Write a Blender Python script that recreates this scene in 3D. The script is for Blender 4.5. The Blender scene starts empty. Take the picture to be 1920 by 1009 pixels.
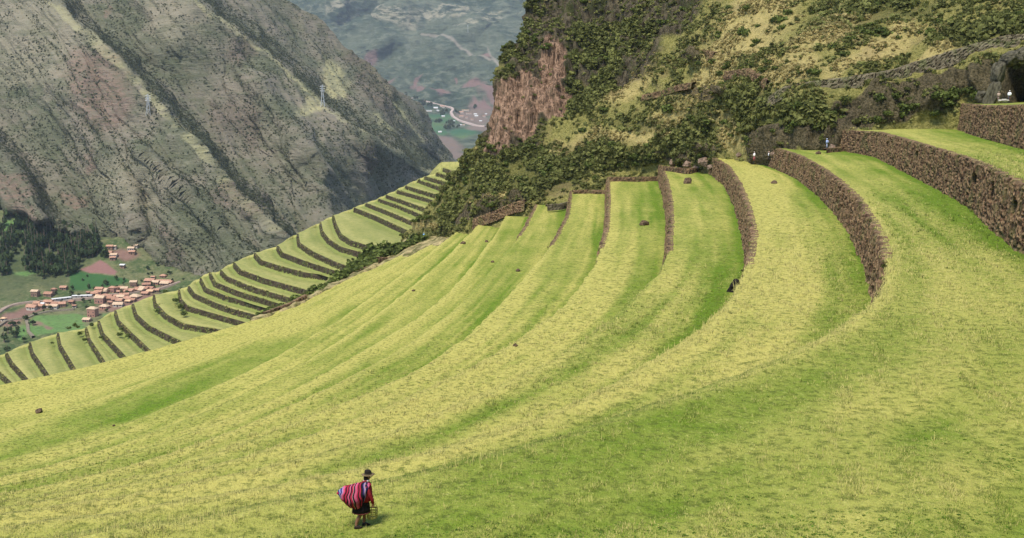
import bpy, bmesh, math, random
import numpy as np
from mathutils import Vector
R = math.radians
rng = np.random.default_rng(7)
random.seed(7)
S = bpy.context.scene
COL = S.collection

# ------------------------------------------------------------ camera, sky, sun, exposure
F = 2058.8                      # focal length in photograph pixels (1920 wide)
CX, CY = 960.0, 504.5
PITCH = math.atan((504.5-160)/F)
cam = bpy.data.cameras.new('camera'); cam.sensor_width = 36; cam.sensor_fit = 'HORIZONTAL'
cam.lens = 36*F/1920; cam.clip_start = .5; cam.clip_end = 40000
camo = bpy.data.objects.new('camera', cam); COL.objects.link(camo)
camo.location = (0, 0, 0); camo.rotation_euler = (R(90)-PITCH, 0, 0)
S.camera = camo
SUN_EL, SUN_AZ = R(62), R(-150)   # azimuth measured from +Y (away from camera) towards +X
w = bpy.data.worlds.new('World'); S.world = w; w.use_nodes = True
nt = w.node_tree; bg = nt.nodes['Background']
sky = nt.nodes.new('ShaderNodeTexSky'); sky.sky_type = 'NISHITA'; sky.sun_disc = False
sky.sun_elevation = SUN_EL; sky.sun_rotation = SUN_AZ
sky.altitude = 3000; sky.air_density = 1.0; sky.dust_density = 3.0
nt.links.new(sky.outputs[0], bg.inputs[0]); bg.inputs[1].default_value = .12
sl = bpy.data.lights.new('sun', 'SUN'); sl.energy = 2.6; sl.angle = R(14); sl.color = (1, .93, .80)
so = bpy.data.objects.new('sun', sl); COL.objects.link(so)
sd = Vector((math.sin(SUN_AZ)*math.cos(SUN_EL), math.cos(SUN_AZ)*math.cos(SUN_EL), math.sin(SUN_EL)))
so.rotation_euler = sd.to_track_quat('Z', 'Y').to_euler()
S.view_settings.view_transform = 'Standard'; S.view_settings.look = 'None'
S.view_settings.exposure = 1.1; S.view_settings.gamma = 1
S.cycles.volume_step_rate = 4; S.cycles.max_bounces = 6; S.cycles.volume_bounces = 0

# ------------------------------------------------------------ projection helpers
cp, sp = math.cos(PITCH), math.sin(PITCH)
def rays(px, py):
    px = np.asarray(px, float); py = np.asarray(py, float)
    a = (px-CX)/F; b = (CY-py)/F
    return np.stack([a, cp+b*sp, -sp+b*cp], -1)
def at_z(px, py, z):
    d = rays(px, py); return d*(np.asarray(z)/d[..., 2])[..., None]
def at_y(px, py, y):
    d = rays(px, py); return d*(np.asarray(y)/d[..., 1])[..., None]
def project(P):
    P = np.asarray(P); dep = P[..., 1]*cp-P[..., 2]*sp; up = P[..., 1]*sp+P[..., 2]*cp
    return CX+F*P[..., 0]/dep, CY-F*up/dep

# ------------------------------------------------------------ noise
_perm = rng.permutation(256); _perm = np.concatenate([_perm, _perm, _perm])
_g = rng.normal(size=(256, 3)); _g /= np.linalg.norm(_g, axis=1)[:, None]
def pn(p):
    i = np.floor(p).astype(int); f = p-i; i &= 255
    u = f*f*f*(f*(f*6-15)+10); r = 0
    for a in (0, 1):
        for b in (0, 1):
            for c in (0, 1):
                h = _perm[_perm[_perm[(i[..., 0]+a) & 255]+((i[..., 1]+b) & 255)]+((i[..., 2]+c) & 255)]
                d = (_g[h]*(f-np.array([a, b, c]))).sum(-1)
                r = r+d*(u[..., 0] if a else 1-u[..., 0])*(u[..., 1] if b else 1-u[..., 1])*(u[..., 2] if c else 1-u[..., 2])
    return r*1.6
def fbm(p, o=4, g=.5):
    r = 0; a = 1
    for k in range(o): r = r+a*pn(p*2**k+k*17.3); a *= g
    return r
def ridged(p, o=4):
    r = 0; a = 1
    for k in range(o): r = r+a*(1-2*np.abs(pn(p*2**k+k*9.1))); a *= .5
    return r/1.9
def voro(u, v, seed=0):
    "nearest-cell distance, border distance and a random value per cell (cell size 1)"
    iu = np.floor(u).astype(int); iv = np.floor(v).astype(int)
    f1 = np.full(u.shape, 9.); f2 = np.full(u.shape, 9.); idv = np.zeros(u.shape)
    for a in (-1, 0, 1):
        for b in (-1, 0, 1):
            cu, cv = iu+a, iv+b
            h = np.sin(cu*127.1+cv*311.7+seed)*43758.5453; h -= np.floor(h)
            h2 = np.sin(cu*269.5+cv*183.3+seed)*43758.5453; h2 -= np.floor(h2)
            d = np.hypot(cu+.15+.7*h-u, cv+.15+.7*h2-v)
            n = d < f1
            f2 = np.where(n, f1, np.minimum(f2, d)); f1 = np.where(n, d, f1); idv = np.where(n, h, idv)
    return f1, f2-f1, idv
def sm(x, a, b):
    t = np.clip((x-a)/(b-a), 0, 1); return t*t*(3-2*t)

# ------------------------------------------------------------ mesh helpers
def raw(name, V, Fc, mats=None, attrs=None, smooth=False, mi=None):
    V = np.asarray(V, np.float32).reshape(-1, 3); Fc = np.asarray(Fc, np.int32)
    m = bpy.data.meshes.new(name); n, k = Fc.shape
    m.vertices.add(len(V)); m.vertices.foreach_set('co', V.ravel())
    m.loops.add(n*k); m.loops.foreach_set('vertex_index', Fc.ravel())
    m.polygons.add(n); m.polygons.foreach_set('loop_start', np.arange(n, dtype=np.int32)*k)
    m.polygons.foreach_set('use_smooth', np.full(n, smooth))
    if mi is not None: m.polygons.foreach_set('material_index', np.asarray(mi, np.int32))
    m.update(calc_edges=True)
    for a, d in (attrs or {}).items():
        at = m.attributes.new(a, 'FLOAT', 'POINT'); at.data.foreach_set('value', np.asarray(d, np.float32).ravel())
    for mm in (mats if isinstance(mats, list) else [mats]): m.materials.append(mm)
    return m
def link(name, mesh, parent=None, loc=None, rz=0, scale=None):
    o = bpy.data.objects.new(name, mesh); COL.objects.link(o)
    if parent: o.parent = parent
    if loc is not None: o.location = [float(c) for c in loc]
    if rz: o.rotation_euler = (0, 0, rz)
    if scale is not None: o.scale = scale if hasattr(scale, '__len__') else (scale,)*3
    return o
def tag(o, label=None, cat=None, group=None, kind=None):
    if label: o['label'] = label
    if cat: o['category'] = cat
    if group: o['group'] = group
    if kind: o['kind'] = kind
    return o
def auto_faces(P, cam=False):
    P = np.asarray(P); n = np.cross(P[1:, 1:]-P[:-1, :-1], P[1:, :-1]-P[:-1, 1:])
    s_ = np.median((n*P[:-1, :-1]).sum(-1))*-1 if cam else np.median(n[..., 2])
    return grid_faces(P.shape[0], P.shape[1], s_ > 0)
def grid_faces(nr, nc, flip=False):
    i = np.arange((nr-1)*(nc-1)); r, c = i//(nc-1), i % (nc-1); a = r*nc+c
    f = np.stack([a, a+1, a+nc+1, a+nc], 1)
    return f[:, ::-1] if flip else f
def empty(name, loc, rz=0):
    o = bpy.data.objects.new(name, None); COL.objects.link(o); o.empty_display_size = .3
    o.location = [float(c) for c in loc]; o.rotation_euler = (0, 0, rz); return o
def cr(P, n, soft=.012):
    "resample a polyline as a smooth curve of n points, even in arc length"
    P = np.asarray(P, float); m = n*3
    for rep_ in (0, 1):
        s = np.concatenate([[0], np.cumsum(np.linalg.norm(np.diff(P, axis=0), axis=1))]); t = np.linspace(0, s[-1], m)
        P = np.stack([np.interp(t, s, P[:, k]) for k in range(3)], 1)
        if rep_ == 0:
            h = max(2, int(soft*m*2)); k_ = np.exp(-np.linspace(-2, 2, 2*h+1)**2); k_ /= k_.sum()
            E = np.vstack([P[0]+(P[0]-P[1:h+1])[::-1], P, P[-1]+(P[-1]-P[-h-1:-1])[::-1]])
            P = np.stack([np.convolve(E[:, i], k_, 'valid') for i in range(3)], 1)
    return P[np.linspace(0, m-1, n).round().astype(int)]
def tps(pts):
    "thin-plate spline: (px, py) -> log depth"
    pts = np.array(pts, float); X = pts[:, :2]/1000; y = np.log(pts[:, 2]); n = len(X)
    d = np.linalg.norm(X[:, None]-X[None], axis=2); K = d*d*np.log(d+1e-9)+np.eye(n)*1e-4
    Pm = np.c_[np.ones(n), X]; A = np.block([[K, Pm], [Pm.T, np.zeros((3, 3))]])
    w_ = np.linalg.solve(A, np.r_[y, 0, 0, 0])
    def f(px, py):
        q = np.stack([px, py], -1)/1000; sh = q.shape[:-1]; q = q.reshape(-1, 2); o = np.empty(len(q))
        for k in range(0, len(q), 40000):
            c = q[k:k+40000]; dd = np.linalg.norm(c[:, None]-X[None], axis=2)
            o[k:k+40000] = (dd*dd*np.log(dd+1e-9))@w_[:n]+w_[n]+c@w_[n+1:]
        return np.exp(o).reshape(sh)
    return f
def blobs(px, py, L, warp=18, ws=60.):
    "soft irregular patches (px, py, rx, ry[, rot]) -> 0..1"
    q = np.stack([px/ws, py/ws, np.zeros_like(px)], -1)
    x = px+warp*fbm(q, 3); y = py+warp*fbm(q+31.7, 3); r = np.zeros_like(px)
    for b in L:
        a = R(b[4]) if len(b) > 4 else 0; dx, dy = x-b[0], y-b[1]
        u = (dx*math.cos(a)+dy*math.sin(a))/b[2]; v = (-dx*math.sin(a)+dy*math.cos(a))/b[3]
        r = np.maximum(r, 1-sm(np.hypot(u, v), .55, 1.15))
    return r
def linedist(px, py, L):
    "distance in pixels to a polyline, and the side (>0 right of its direction)"
    L = np.array(L, float); best = np.full(px.shape, 1e9); side = np.zeros(px.shape)
    for (x0, y0), (x1, y1) in zip(L[:-1], L[1:]):
        dx, dy = x1-x0, y1-y0; l2 = dx*dx+dy*dy
        t = np.clip(((px-x0)*dx+(py-y0)*dy)/l2, 0, 1)
        ex, ey = px-x0-t*dx, py-y0-t*dy; d = np.hypot(ex, ey)
        n = d < best; best = np.where(n, d, best); side = np.where(n, np.sign(dx*ey-dy*ex), side)
    return best, side

# ------------------------------------------------------------ material helpers
class NT:
    def __init__(s, name, rough=.9):
        s.m = bpy.data.materials.new(name); s.m.use_nodes = True; s.t = s.m.node_tree
        s.b = s.t.nodes['Principled BSDF']; s.b.inputs['Roughness'].default_value = rough
        s.b.inputs['Specular IOR Level'].default_value = .15
    def n(s, t): return s.t.nodes.new(t)
    def l(s, a, b): s.t.links.new(a, b)
    def sock(s, node_in, v):
        if hasattr(v, 'is_linked') or hasattr(v, 'links'): s.l(v, node_in)
        else:
            if node_in.type == 'RGBA' and len(v) == 3: v = (*v, 1)
            node_in.default_value = v
    def coord(s, scale=(1, 1, 1), out='Object'):
        c = s.n('ShaderNodeTexCoord'); m = s.n('ShaderNodeMapping'); s.l(c.outputs[out], m.inputs[0]); m.inputs[3].default_value = scale
        return m.outputs[0]
    def attr(s, a):
        n = s.n('ShaderNodeAttribute'); n.attribute_name = a; return n.outputs['Fac']
    def noise(s, vec, scale=1, detail=4, rough=.55, out=0, dist=0):
        n = s.n('ShaderNodeTexNoise'); s.l(vec, n.inputs['Vector']); n.inputs['Scale'].default_value = scale
        n.inputs['Detail'].default_value = detail; n.inputs['Roughness'].default_value = rough; n.inputs['Distortion'].default_value = dist
        return n.outputs[out]
    def voro(s, vec, scale=1, feat='F1', out='Distance'):
        n = s.n('ShaderNodeTexVoronoi'); n.feature = feat; s.l(vec, n.inputs['Vector']); n.inputs['Scale'].default_value = scale
        return n.outputs[out]
    def ramp(s, f, a, b, c0=0., c1=1.):
        n = s.n('ShaderNodeMapRange'); n.interpolation_type = 'SMOOTHSTEP'
        s.sock(n.inputs[0], f); n.inputs[1].default_value = a; n.inputs[2].default_value = b
        n.inputs[3].default_value = c0; n.inputs[4].default_value = c1; return n.outputs[0]
    def math(s, op, a, b=0., c=None):
        n = s.n('ShaderNodeMath'); n.operation = op; s.sock(n.inputs[0], a); s.sock(n.inputs[1], b)
        if c is not None: s.sock(n.inputs[2], c)
        return n.outputs[0]
    def mix(s, f, a, b, mode='MIX'):
        n = s.n('ShaderNodeMix'); n.data_type = 'RGBA'; n.blend_type = mode
        s.sock(n.inputs[0], f); s.sock(n.inputs[6], a); s.sock(n.inputs[7], b); return n.outputs[2]
    def done(s, col, bump=None, dist=.05, strength=.6):
        s.sock(s.b.inputs['Base Color'], col)
        if bump is not None:
            n = s.n('ShaderNodeBump'); n.inputs['Strength'].default_value = strength; n.inputs['Distance'].default_value = dist
            s.l(bump, n.inputs['Height']); s.l(n.outputs[0], s.b.inputs['Normal'])
        return s.m
def plain(name, col, rough=.85, var=.25, scale=8., bump=0.):
    t = NT(name, rough); c = t.coord(); n = t.noise(c, scale, 4)
    d = tuple(x*(1-var) for x in col); u = tuple(min(1, x*(1+var)) for x in col)
    return t.done(t.mix(t.ramp(n, .3, .7), d, u), n if bump else None, bump or .01)

GREEN, STRAW = (.115, .195, .012), (.445, .405, .105)
def tone_of(ua, va, rank, P, dry):
    st = fbm(np.stack([ua*.014, va*4.6, rank*3.7], -1), 4, .62); pa = fbm(P/16., 4, .6)
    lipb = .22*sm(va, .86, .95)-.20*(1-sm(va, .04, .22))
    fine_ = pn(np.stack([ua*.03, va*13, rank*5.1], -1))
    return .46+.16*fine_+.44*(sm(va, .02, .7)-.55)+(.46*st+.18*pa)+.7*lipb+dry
def mat_lawn(name, far=False):
    t = NT(name, .95); c = t.coord(); va = t.attr('va'); ua = t.attr('ua')
    mid = t.noise(c, .6, 4, .65)
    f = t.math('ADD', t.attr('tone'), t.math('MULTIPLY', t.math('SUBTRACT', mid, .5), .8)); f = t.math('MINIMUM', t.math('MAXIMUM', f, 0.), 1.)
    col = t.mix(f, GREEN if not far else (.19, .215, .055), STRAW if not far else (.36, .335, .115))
    fine = t.noise(c, 2.2 if not far else .5, 5, .75)
    col = t.mix(t.ramp(fine, .36, .54, .8 if not far else .4, 0), col, (.075, .10, .014) if not far else (.09, .13, .03))  # dark flecks painted into the turf hollows, as shade between tufts
    f2 = t.noise(t.coord((1, .5, 1)), 5.5, 3, .7)
    col = t.mix(t.ramp(f2, .56, .74, 0, .4 if not far else .1), col, (.60, .58, .18))
    soil = t.noise(c, .33, 3, .7)
    col = t.mix(t.math('MULTIPLY', t.ramp(soil, .70, .78), .45), col, (.20, .13, .07))
    return t.done(col, t.math('ADD', fine, t.math('MULTIPLY', f2, .5)), .22, .9)
M_LAWN = mat_lawn('lawn_grass'); M_LAWN2 = mat_lawn('far_lawn_grass', True)

def mat_stone(name, a, b, c_, moss=.3, sc=3.):
    t = NT(name, .9); c = t.coord(); cell = t.attr('cell'); edge = t.attr('edge')
    col = t.mix(cell, a, b); col = t.mix(t.ramp(t.noise(c, sc, 4), .45, .7), col, c_)
    col = t.mix(t.ramp(edge, .03, .20, .97, 0), col, (.018, .014, .010))
    col = t.mix(t.math('MULTIPLY', t.ramp(t.noise(c, .45, 4, .7), .5, .62), moss), col, (.10, .12, .035))
    return t.done(col, t.noise(c, 14, 4), .03, .7)
M_STONE = mat_stone('terrace_stone', (.018, .012, .006), (.28, .185, .10), (.10, .05, .030), .35)
M_STONE2 = mat_stone('ruin_stone', (.045, .036, .020), (.23, .195, .125), (.13, .105, .065), .5)
M_STONE3 = mat_stone('distant_stone', (.018, .014, .008), (.095, .070, .042), (.05, .038, .022), .6, .6)

# ------------------------------------------------------------ main terraces (amphitheatre)
# lips traced as (px, py, height) ; (x, y, z, 'w') are points given in metres
def lip(px_pts, extra=()):
    P = [at_z(p[0], p[1], p[2]) for p in px_pts]
    return np.array([list(q) for q in P]+[list(e) for e in extra])
def zz(L, z): return [(x, y, z) for x, y in L]
ZB, ZC, ZD, ZE, ZF, ZG, ZH, ZI, ZJ, ZK, ZL, ZM, ZN = -7.45, -11.8, -15.6, -19.4, -23, -26.6, -30, -33.2, -36.4, -39.4, -42.4, -45.4, -48.4
LIPS = [
 ('A', lip([(1795,194,-3.5),(1830,197,-3.05),(1865,199,-2.85),(1920,197,-2.35)], [(54,98,-2.2),(43,68,-2.1),(31,42,-2.0),(20,20,-1.9),(9,3,-1.8),(0,0.2,-1.8),(-9,0,-1.8),(-22,3,-1.9),(-50,8,-2)])),
 ('B', lip([(1597,245,-8.0),(1650,248,-7.7),(1700,262,-7.5),(1760,280,-7.45),(1830,302,-7.35),(1880,325,-7.2),(1920,350,-7.25)], [(35,60,ZB),(31,44,ZB),(26,29,ZB),(18,15,ZB),(8,7.5,ZB),(0,6,ZB),(-10,6.5,ZB),(-24,10,ZB),(-50,16,ZB)])),
 ('C', lip(zz([(1478,285),(1500,292),(1540,315),(1580,345),(1610,375),(1640,425),(1655,460),(1662,490),(1660,520),(1648,552),(1630,576),(1605,603),(1563,631),(1482,671),(1378,713),(1293,740),(1204,771),(1101,807),(985,842),(878,869),(700,909),(500,950),(249,990),(0,1025)], ZC))),
 ('D', lip(zz([(1345,300),(1365,312),(1385,345),(1400,380),(1408,410),(1412,440),(1405,485),(1375,548),(1347,597),(1311,628),(1257,660),(1190,705),(1101,749),(1030,781),(967,807),(850,838),(700,876),(500,917),(300,950),(0,992)], ZD))),
 ('E', lip(zz([(1240,315),(1250,340),(1257,380),(1258,410),(1253,470),(1231,521),(1186,570),(1150,606),(1057,668),(985,706),(856,764),(730,815),(645,842),(547,867),(356,908),(200,937),(0,967)], ZE))),
 ('F', lip(zz([(1140,335),(1141,380),(1137,430),(1115,499),(1095,536),(1057,582),(965,646),(887,691),(800,734),(700,777),(587,817),(489,850),(356,887),(200,920),(0,953)], ZF))),
 ('G', lip(zz([(1070,362),(1064,405),(1039,450),(985,526),(936,579),(885,630),(803,687),(700,737),(587,781),(511,812),(418,849),(338,874),(249,900),(100,927),(0,941)], ZG))),
 ('H', lip(zz([(1003,388),(985,425),(951,474),(927,504),(868,572),(808,620),(749,660),(668,704),(570,752),(470,797),(356,840),(240,876),(120,905),(0,928)], ZH))),
 ('I', lip(zz([(945,410),(925,445),(897,490),(850,545),(790,595),(700,650),(620,697),(520,748),(400,798),(311,830),(200,864),(100,892),(0,912)], ZI))),
 ('J', lip(zz([(890,428),(847,477),(808,510),(763,549),(707,593),(639,640),(570,682),(480,730),(400,768),(311,803),(200,843),(100,873),(0,896)], ZJ))),
 ('K', lip(zz([(840,448),(800,482),(763,510),(700,556),(639,600),(530,665),(445,708),(360,745),(270,783),(180,816),(90,843),(0,865)], ZK))),
 ('L', lip(zz([(805,461),(760,486),(720,510),(650,550),(570,597),(445,650),(387,674),(285,711),(178,751),(89,784),(0,814)], ZL))),
 ('M', lip(zz([(745,482),(720,495),(690,512),(640,540),(560,582),(400,645),(300,677),(222,702),(89,737),(0,758)], ZM))),
 ('N', lip(zz([(712,494),(680,510),(620,539),(560,567),(500,591),(450,608),(300,652),(150,691),(0,722)], ZN))),
]
NT_ = 420
def extend(P, a, b):
    d0 = P[0]-P[1]; d0[2] = 0; d0 /= np.linalg.norm(d0); d1 = P[-1]-P[-2]; d1[2] = 0; d1 /= np.linalg.norm(d1)
    return np.vstack([P[0]+d0*a, P, P[-1]+d1*b])
def outward(P):
    t = np.gradient(P[:, :2], axis=0)
    k = np.ones(25)/25
    t = np.stack([np.convolve(np.pad(t[:, i], 12, 'edge'), k, 'valid') for i in (0, 1)], 1)
    t /= np.linalg.norm(t, axis=1)[:, None]
    return np.stack([t[:, 1], -t[:, 0], np.zeros(len(P))], 1)
curves = {}; order = [k for k, _ in LIPS]
for k, P in LIPS:
    curves[k] = cr(extend(P, 26 if k != 'A' else 40, 45), NT_)
# rows of the lawn mesh
rows, va, rk, dry = [], [], [], []
def row(P, v, r, d=0.): rows.append(P.copy()); va.append(np.full(NT_, v)); rk.append(np.full(NT_, r)); dry.append(np.full(NT_, d) if np.isscalar(d) else d)
A = curves['A']; oA = outward(A)
up = np.array([0, 0, 1.])
for off, h in ((-160, 60), (-70, 22), (-35, 6), (-14, .5), (-6, .15), (-2, .05)):
    row(A+oA*off*(1 if off > -30 else .8)+up*h, .3+off*.002, 0)
walls = {}
for i, k in enumerate(order):
    L = curves[k]; o = outward(L); s = np.linalg.norm(np.diff(L[:, :2], axis=0), axis=1).sum()
    wob = fbm(np.stack([L[:, 0]/2.5, L[:, 1]/2.5, L[:, 2]*0+i*7.], -1), 3)*.22
    L = L+o*wob[:, None]
    nxt = curves[order[i+1]] if i+1 < len(order) else None
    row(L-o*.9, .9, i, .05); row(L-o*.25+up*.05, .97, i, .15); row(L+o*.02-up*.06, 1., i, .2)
    if nxt is None: break
    # nearest height of the next level at each point
    d = np.linalg.norm(L[:, None, :2]-nxt[None, :, :2], axis=2); zb = nxt[d.argmin(1), 2]
    frac = np.linspace(0, 1, NT_)
    stone_end = dict(A=1., B=1., C=.60, D=.60, E=.55, F=.50, G=.42, H=.3, I=.2, J=.1, K=.05, L=.04, M=.03)[k]
    bat = .55+1.9*sm(frac, stone_end-.02, stone_end+.12)
    base = L+o*bat[:, None]; base[:, 2] = zb
    stn = 1-sm(frac, stone_end-.02, stone_end+.06)
    b2 = L+o*(bat*.55*(1-stn)-1.5*stn)[:, None]; b2[:, 2] = (L[:, 2]*.35+zb*.65)*(1-stn)+stn*(zb-.1)
    walls[k] = (L, o, zb, stone_end)
    b1 = L+o*(bat*.2*(1-stn)-1.5*stn)[:, None]; b1[:, 2] = L[:, 2]*(1-stn)+(L[:, 2]-.25)*stn-.1*(1-stn)
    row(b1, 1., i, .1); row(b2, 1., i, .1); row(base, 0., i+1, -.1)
    # flat of level i+1
    nL = nxt; no = outward(nL); inner = nL-no*1.3
    nsub = 14 if i < 6 else 10
    for j in range(1, nsub):
        q = j/nsub; P = base*(1-q)+inner*q
        P[:, 2] = zb*(1-q)+nL[:, 2]*q
        P = P+up*(fbm(P/7., 3)*.16+fbm(P/1.8, 2)*.05)[:, None]*min(1, 4*q*(1-q)+.2)
        row(P, q*.9, i+1)
# fall of the hillside beyond the last lip
L = curves['N']; dirn = np.array([-.55, .83, 0])
for off, h in ((3, -1.2), (9, -5), (20, -13), (45, -28), (90, -48), (150, -66), (230, -95), (360, -150)):
    row(L+dirn*off+up*h+up*(fbm(L/12.+off, 3)*min(off*.06, 3))[:, None], .8, 14, .25)
V = np.array(rows); nr = len(rows)
ua = np.concatenate([np.zeros((nr, 1)), np.cumsum(np.linalg.norm(np.diff(V, axis=1), axis=2), axis=1)], 1)
# hand-placed dry and lush patches (photo positions on the real ground)
px, py = project(V.reshape(-1, 3)); px = px.reshape(nr, -1); py = py.reshape(nr, -1)
dryA = np.array(dry)+.24*blobs(px, py, [(1450,660,130,55,-25),(1440,400,50,120,10),(620,560,180,40,-25),(1560,860,160,30,-8),(1150,680,80,30,-30),(90,700,200,28,-10),(300,640,200,22,-12),(1130,380,40,60),(800,590,140,40,-40),(1450,540,70,60)])
dryA = dryA-.19*blobs(px, py, [(1740,820,130,38),(1150,990,420,26,-3),(1720,400,90,60,30),(1340,560,40,90,20),(1080,760,130,30,-30),(1900,850,60,30),(330,760,130,28,-18),(1450,990,200,20),(1760,980,120,20)])
toneA = tone_of(ua, np.array(va), np.array(rk, float), V, dryA)
rkA, vaA = np.array(rk), np.array(va)
def band(r, v0, x0, x1, amt, v1=1.01):   # grass that differs along one terrace
    return amt*(rkA == r)*sm(vaA, v0-.08, v0+.02)*(vaA <= v1)*sm(px, x0-60, x0+60)*(1-sm(px, x1-60, x1+60))*(V[..., 1] > 10)
toneA = toneA+band(2, .72, 820, 1560, -.30)+band(3, .2, 980, 1560, .24)+band(4, .62, 560, 1240, -.30)+band(5, .4, 500, 1150, .18)+band(7, .3, 650, 960, -.22)+band(6, .5, 600, 1000, .16)+band(9, .5, 250, 760, -.22)+band(10, .3, 250, 740, .14)+band(11, .6, 0, 420, -.2)+band(12, .2, 0, 520, .28)+band(13, .1, 0, 600, .22)
nearg = 1-sm(V[..., 1], 32, 60)
toneA = toneA-.12*nearg
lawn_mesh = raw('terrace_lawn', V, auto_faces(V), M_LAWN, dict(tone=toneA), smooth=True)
va_main = np.array([x[0] for x in va])
lawn = tag(link('terrace_lawn', lawn_mesh), kind='structure')
LAWN_V, LAWN_NR = V, nr
bpy.context.view_layer.update()
def on_lawn(x, y, z):
    "the point of the lawn seen at this place of the photograph (falls back to height z)"
    h, p, n_, k_ = lawn.ray_cast(Vector((0, 0, 0)), Vector(rays(x, y)).normalized())
    return np.array(p) if h else at_z(x, y, z)

# ------------------------------------------------------------ stone walls of the main terraces
def stone_strip(name, top, out, zb, mat, cell=.38, step=.13, batter=.45, holes=(), depth=.10, thick=.5, cap=.06, pmat=None, maxn=1400):
    "a dry-stone wall: the front face a grid pushed out stone by stone, a flat top and a back"
    s = np.concatenate([[0], np.cumsum(np.linalg.norm(np.diff(top[:, :2], axis=0), axis=1))])
    n = int(min(maxn, max(8, s[-1]/step))); t = np.linspace(0, s[-1], n)
    T = np.stack([np.interp(t, s, top[:, k]) for k in range(3)], 1); O = np.stack([np.interp(t, s, out[:, k]) for k in range(3)], 1)
    O /= np.linalg.norm(O, axis=1)[:, None]; ZB = np.interp(t, s, zb)
    T[:, 2] += cap+pn(np.stack([t*1.3, t*0, t*0+3], -1))*.12
    hgt = float(np.median(T[:, 2]-ZB)); m = max(6, int(hgt/step)); q = np.linspace(0, 1, m)
    H = T[None, :, 2]*(1-q[:, None])+(ZB-.3)[None]*q[:, None]
    U = np.broadcast_to(t, H.shape); Vv = H
    f1, ed, idv = voro(U/cell+pn(np.stack([U, Vv, U*0], -1))*.2, Vv/(cell*.58)+pn(np.stack([U, Vv, U*0+5], -1))*.2)
    disp = depth*(sm(ed, 0, .25)+.6*(idv-.5))+.12*fbm(np.stack([U/3, Vv/3, U*0], -1), 2)
    disp *= (1-.6*(q[:, None] < .02))
    hole = np.zeros_like(H)
    for (hu, hq, ru, rv) in holes:
        e = np.hypot((U-hu*s[-1])/ru, (q[:, None]-hq)*hgt/rv); hole = np.maximum(hole, 1-sm(e, .75, 1.05))
    disp = disp-hole*1.3
    bo = .08+batter*q[:, None]
    P = np.stack([T[None, :, 0]+O[None, :, 0]*(bo+disp), T[None, :, 1]+O[None, :, 1]*(bo+disp), H], -1)
    back = T-O*thick; back2 = back.copy(); back2[:, 2] -= min(.5, hgt*.5)
    P = np.concatenate([back2[None], back[None], P], 0)
    ext = lambda a, v: np.concatenate([np.full((2, n), v), a], 0)
    return raw(name, P, grid_faces(m+2, n, True), mat, dict(cell=ext(idv, .6), edge=ext(np.where(hole > .05, 0, ed), .5)))  # niche insides take the dark joint colour, their shade painted in
WL = dict(A='high brown stone terrace wall below the cave, topmost and rightmost',
 B='long tall stone terrace wall with three dark niches at the right edge',
 C='curving brown stone wall that ends in the grass right of centre',
 D='thin curved brown wall just left of the long curving one, with a dark gap',
 E='narrow curved stone wall right of the terrace that holds the brown boulder',
 F='very thin upright stone edge left of the terrace that holds the brown boulder',
 G='low mossy stone edge of the terrace left of the thin upright wall',
 H='lowest stone edge near the seated walkers at the foot of the scrub')
def wlen(top): return np.linalg.norm(np.diff(top[:, :2], axis=0), axis=1).sum()
for k in 'ABCDEFGH':
    L, o, zb, se = walls[k]
    n1 = int(NT_*(min(se, .995))) if k not in 'AB' else int(NT_*.62)
    n0 = 4
    top, oo, zbb = L[n0:n1], o[n0:n1], zb[n0:n1].copy()
    fr = np.linspace(0, 1, len(top))
    if k not in 'AB': # the stones sink into a grass bank at the near end
        top = top.copy(); top[:, 2] -= 4*sm(fr, .97, 1.)
    holes = ()
    if k == 'B':
        tp = top; hx, hy = project(tp); hx = np.where(tp[:, 1] > 50, hx, -999); sarc = np.concatenate([[0], np.cumsum(np.linalg.norm(np.diff(tp[:, :2], axis=0), axis=1))])
        holes = [(float(sarc[np.abs(hx-x).argmin()]/sarc[-1]), q_, a_, b_) for x, q_, a_, b_ in ((1838, .34, 1.3, .62), (1872, .38, .85, .85), (1916, .38, .9, .8), (1727, .30, 1.0, .42), (1670, .3, .7, .4))]
    if k == 'D':
        hx, hy = project(top); i_ = np.hypot(hx-1380, hy-545).argmin(); sarc = np.concatenate([[0], np.cumsum(np.linalg.norm(np.diff(top[:, :2], axis=0), axis=1))])
        holes = [(float(sarc[i_]/sarc[-1]), .3, 1.4, 1.2)]
    tag(link('terrace_wall', stone_strip('terrace_wall', top, oo, zbb, M_STONE, holes=holes, cell=.54, step=.14, depth=.2, maxn=1700)), WL[k], 'terrace wall', 'stone walls of the near terraces')

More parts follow.
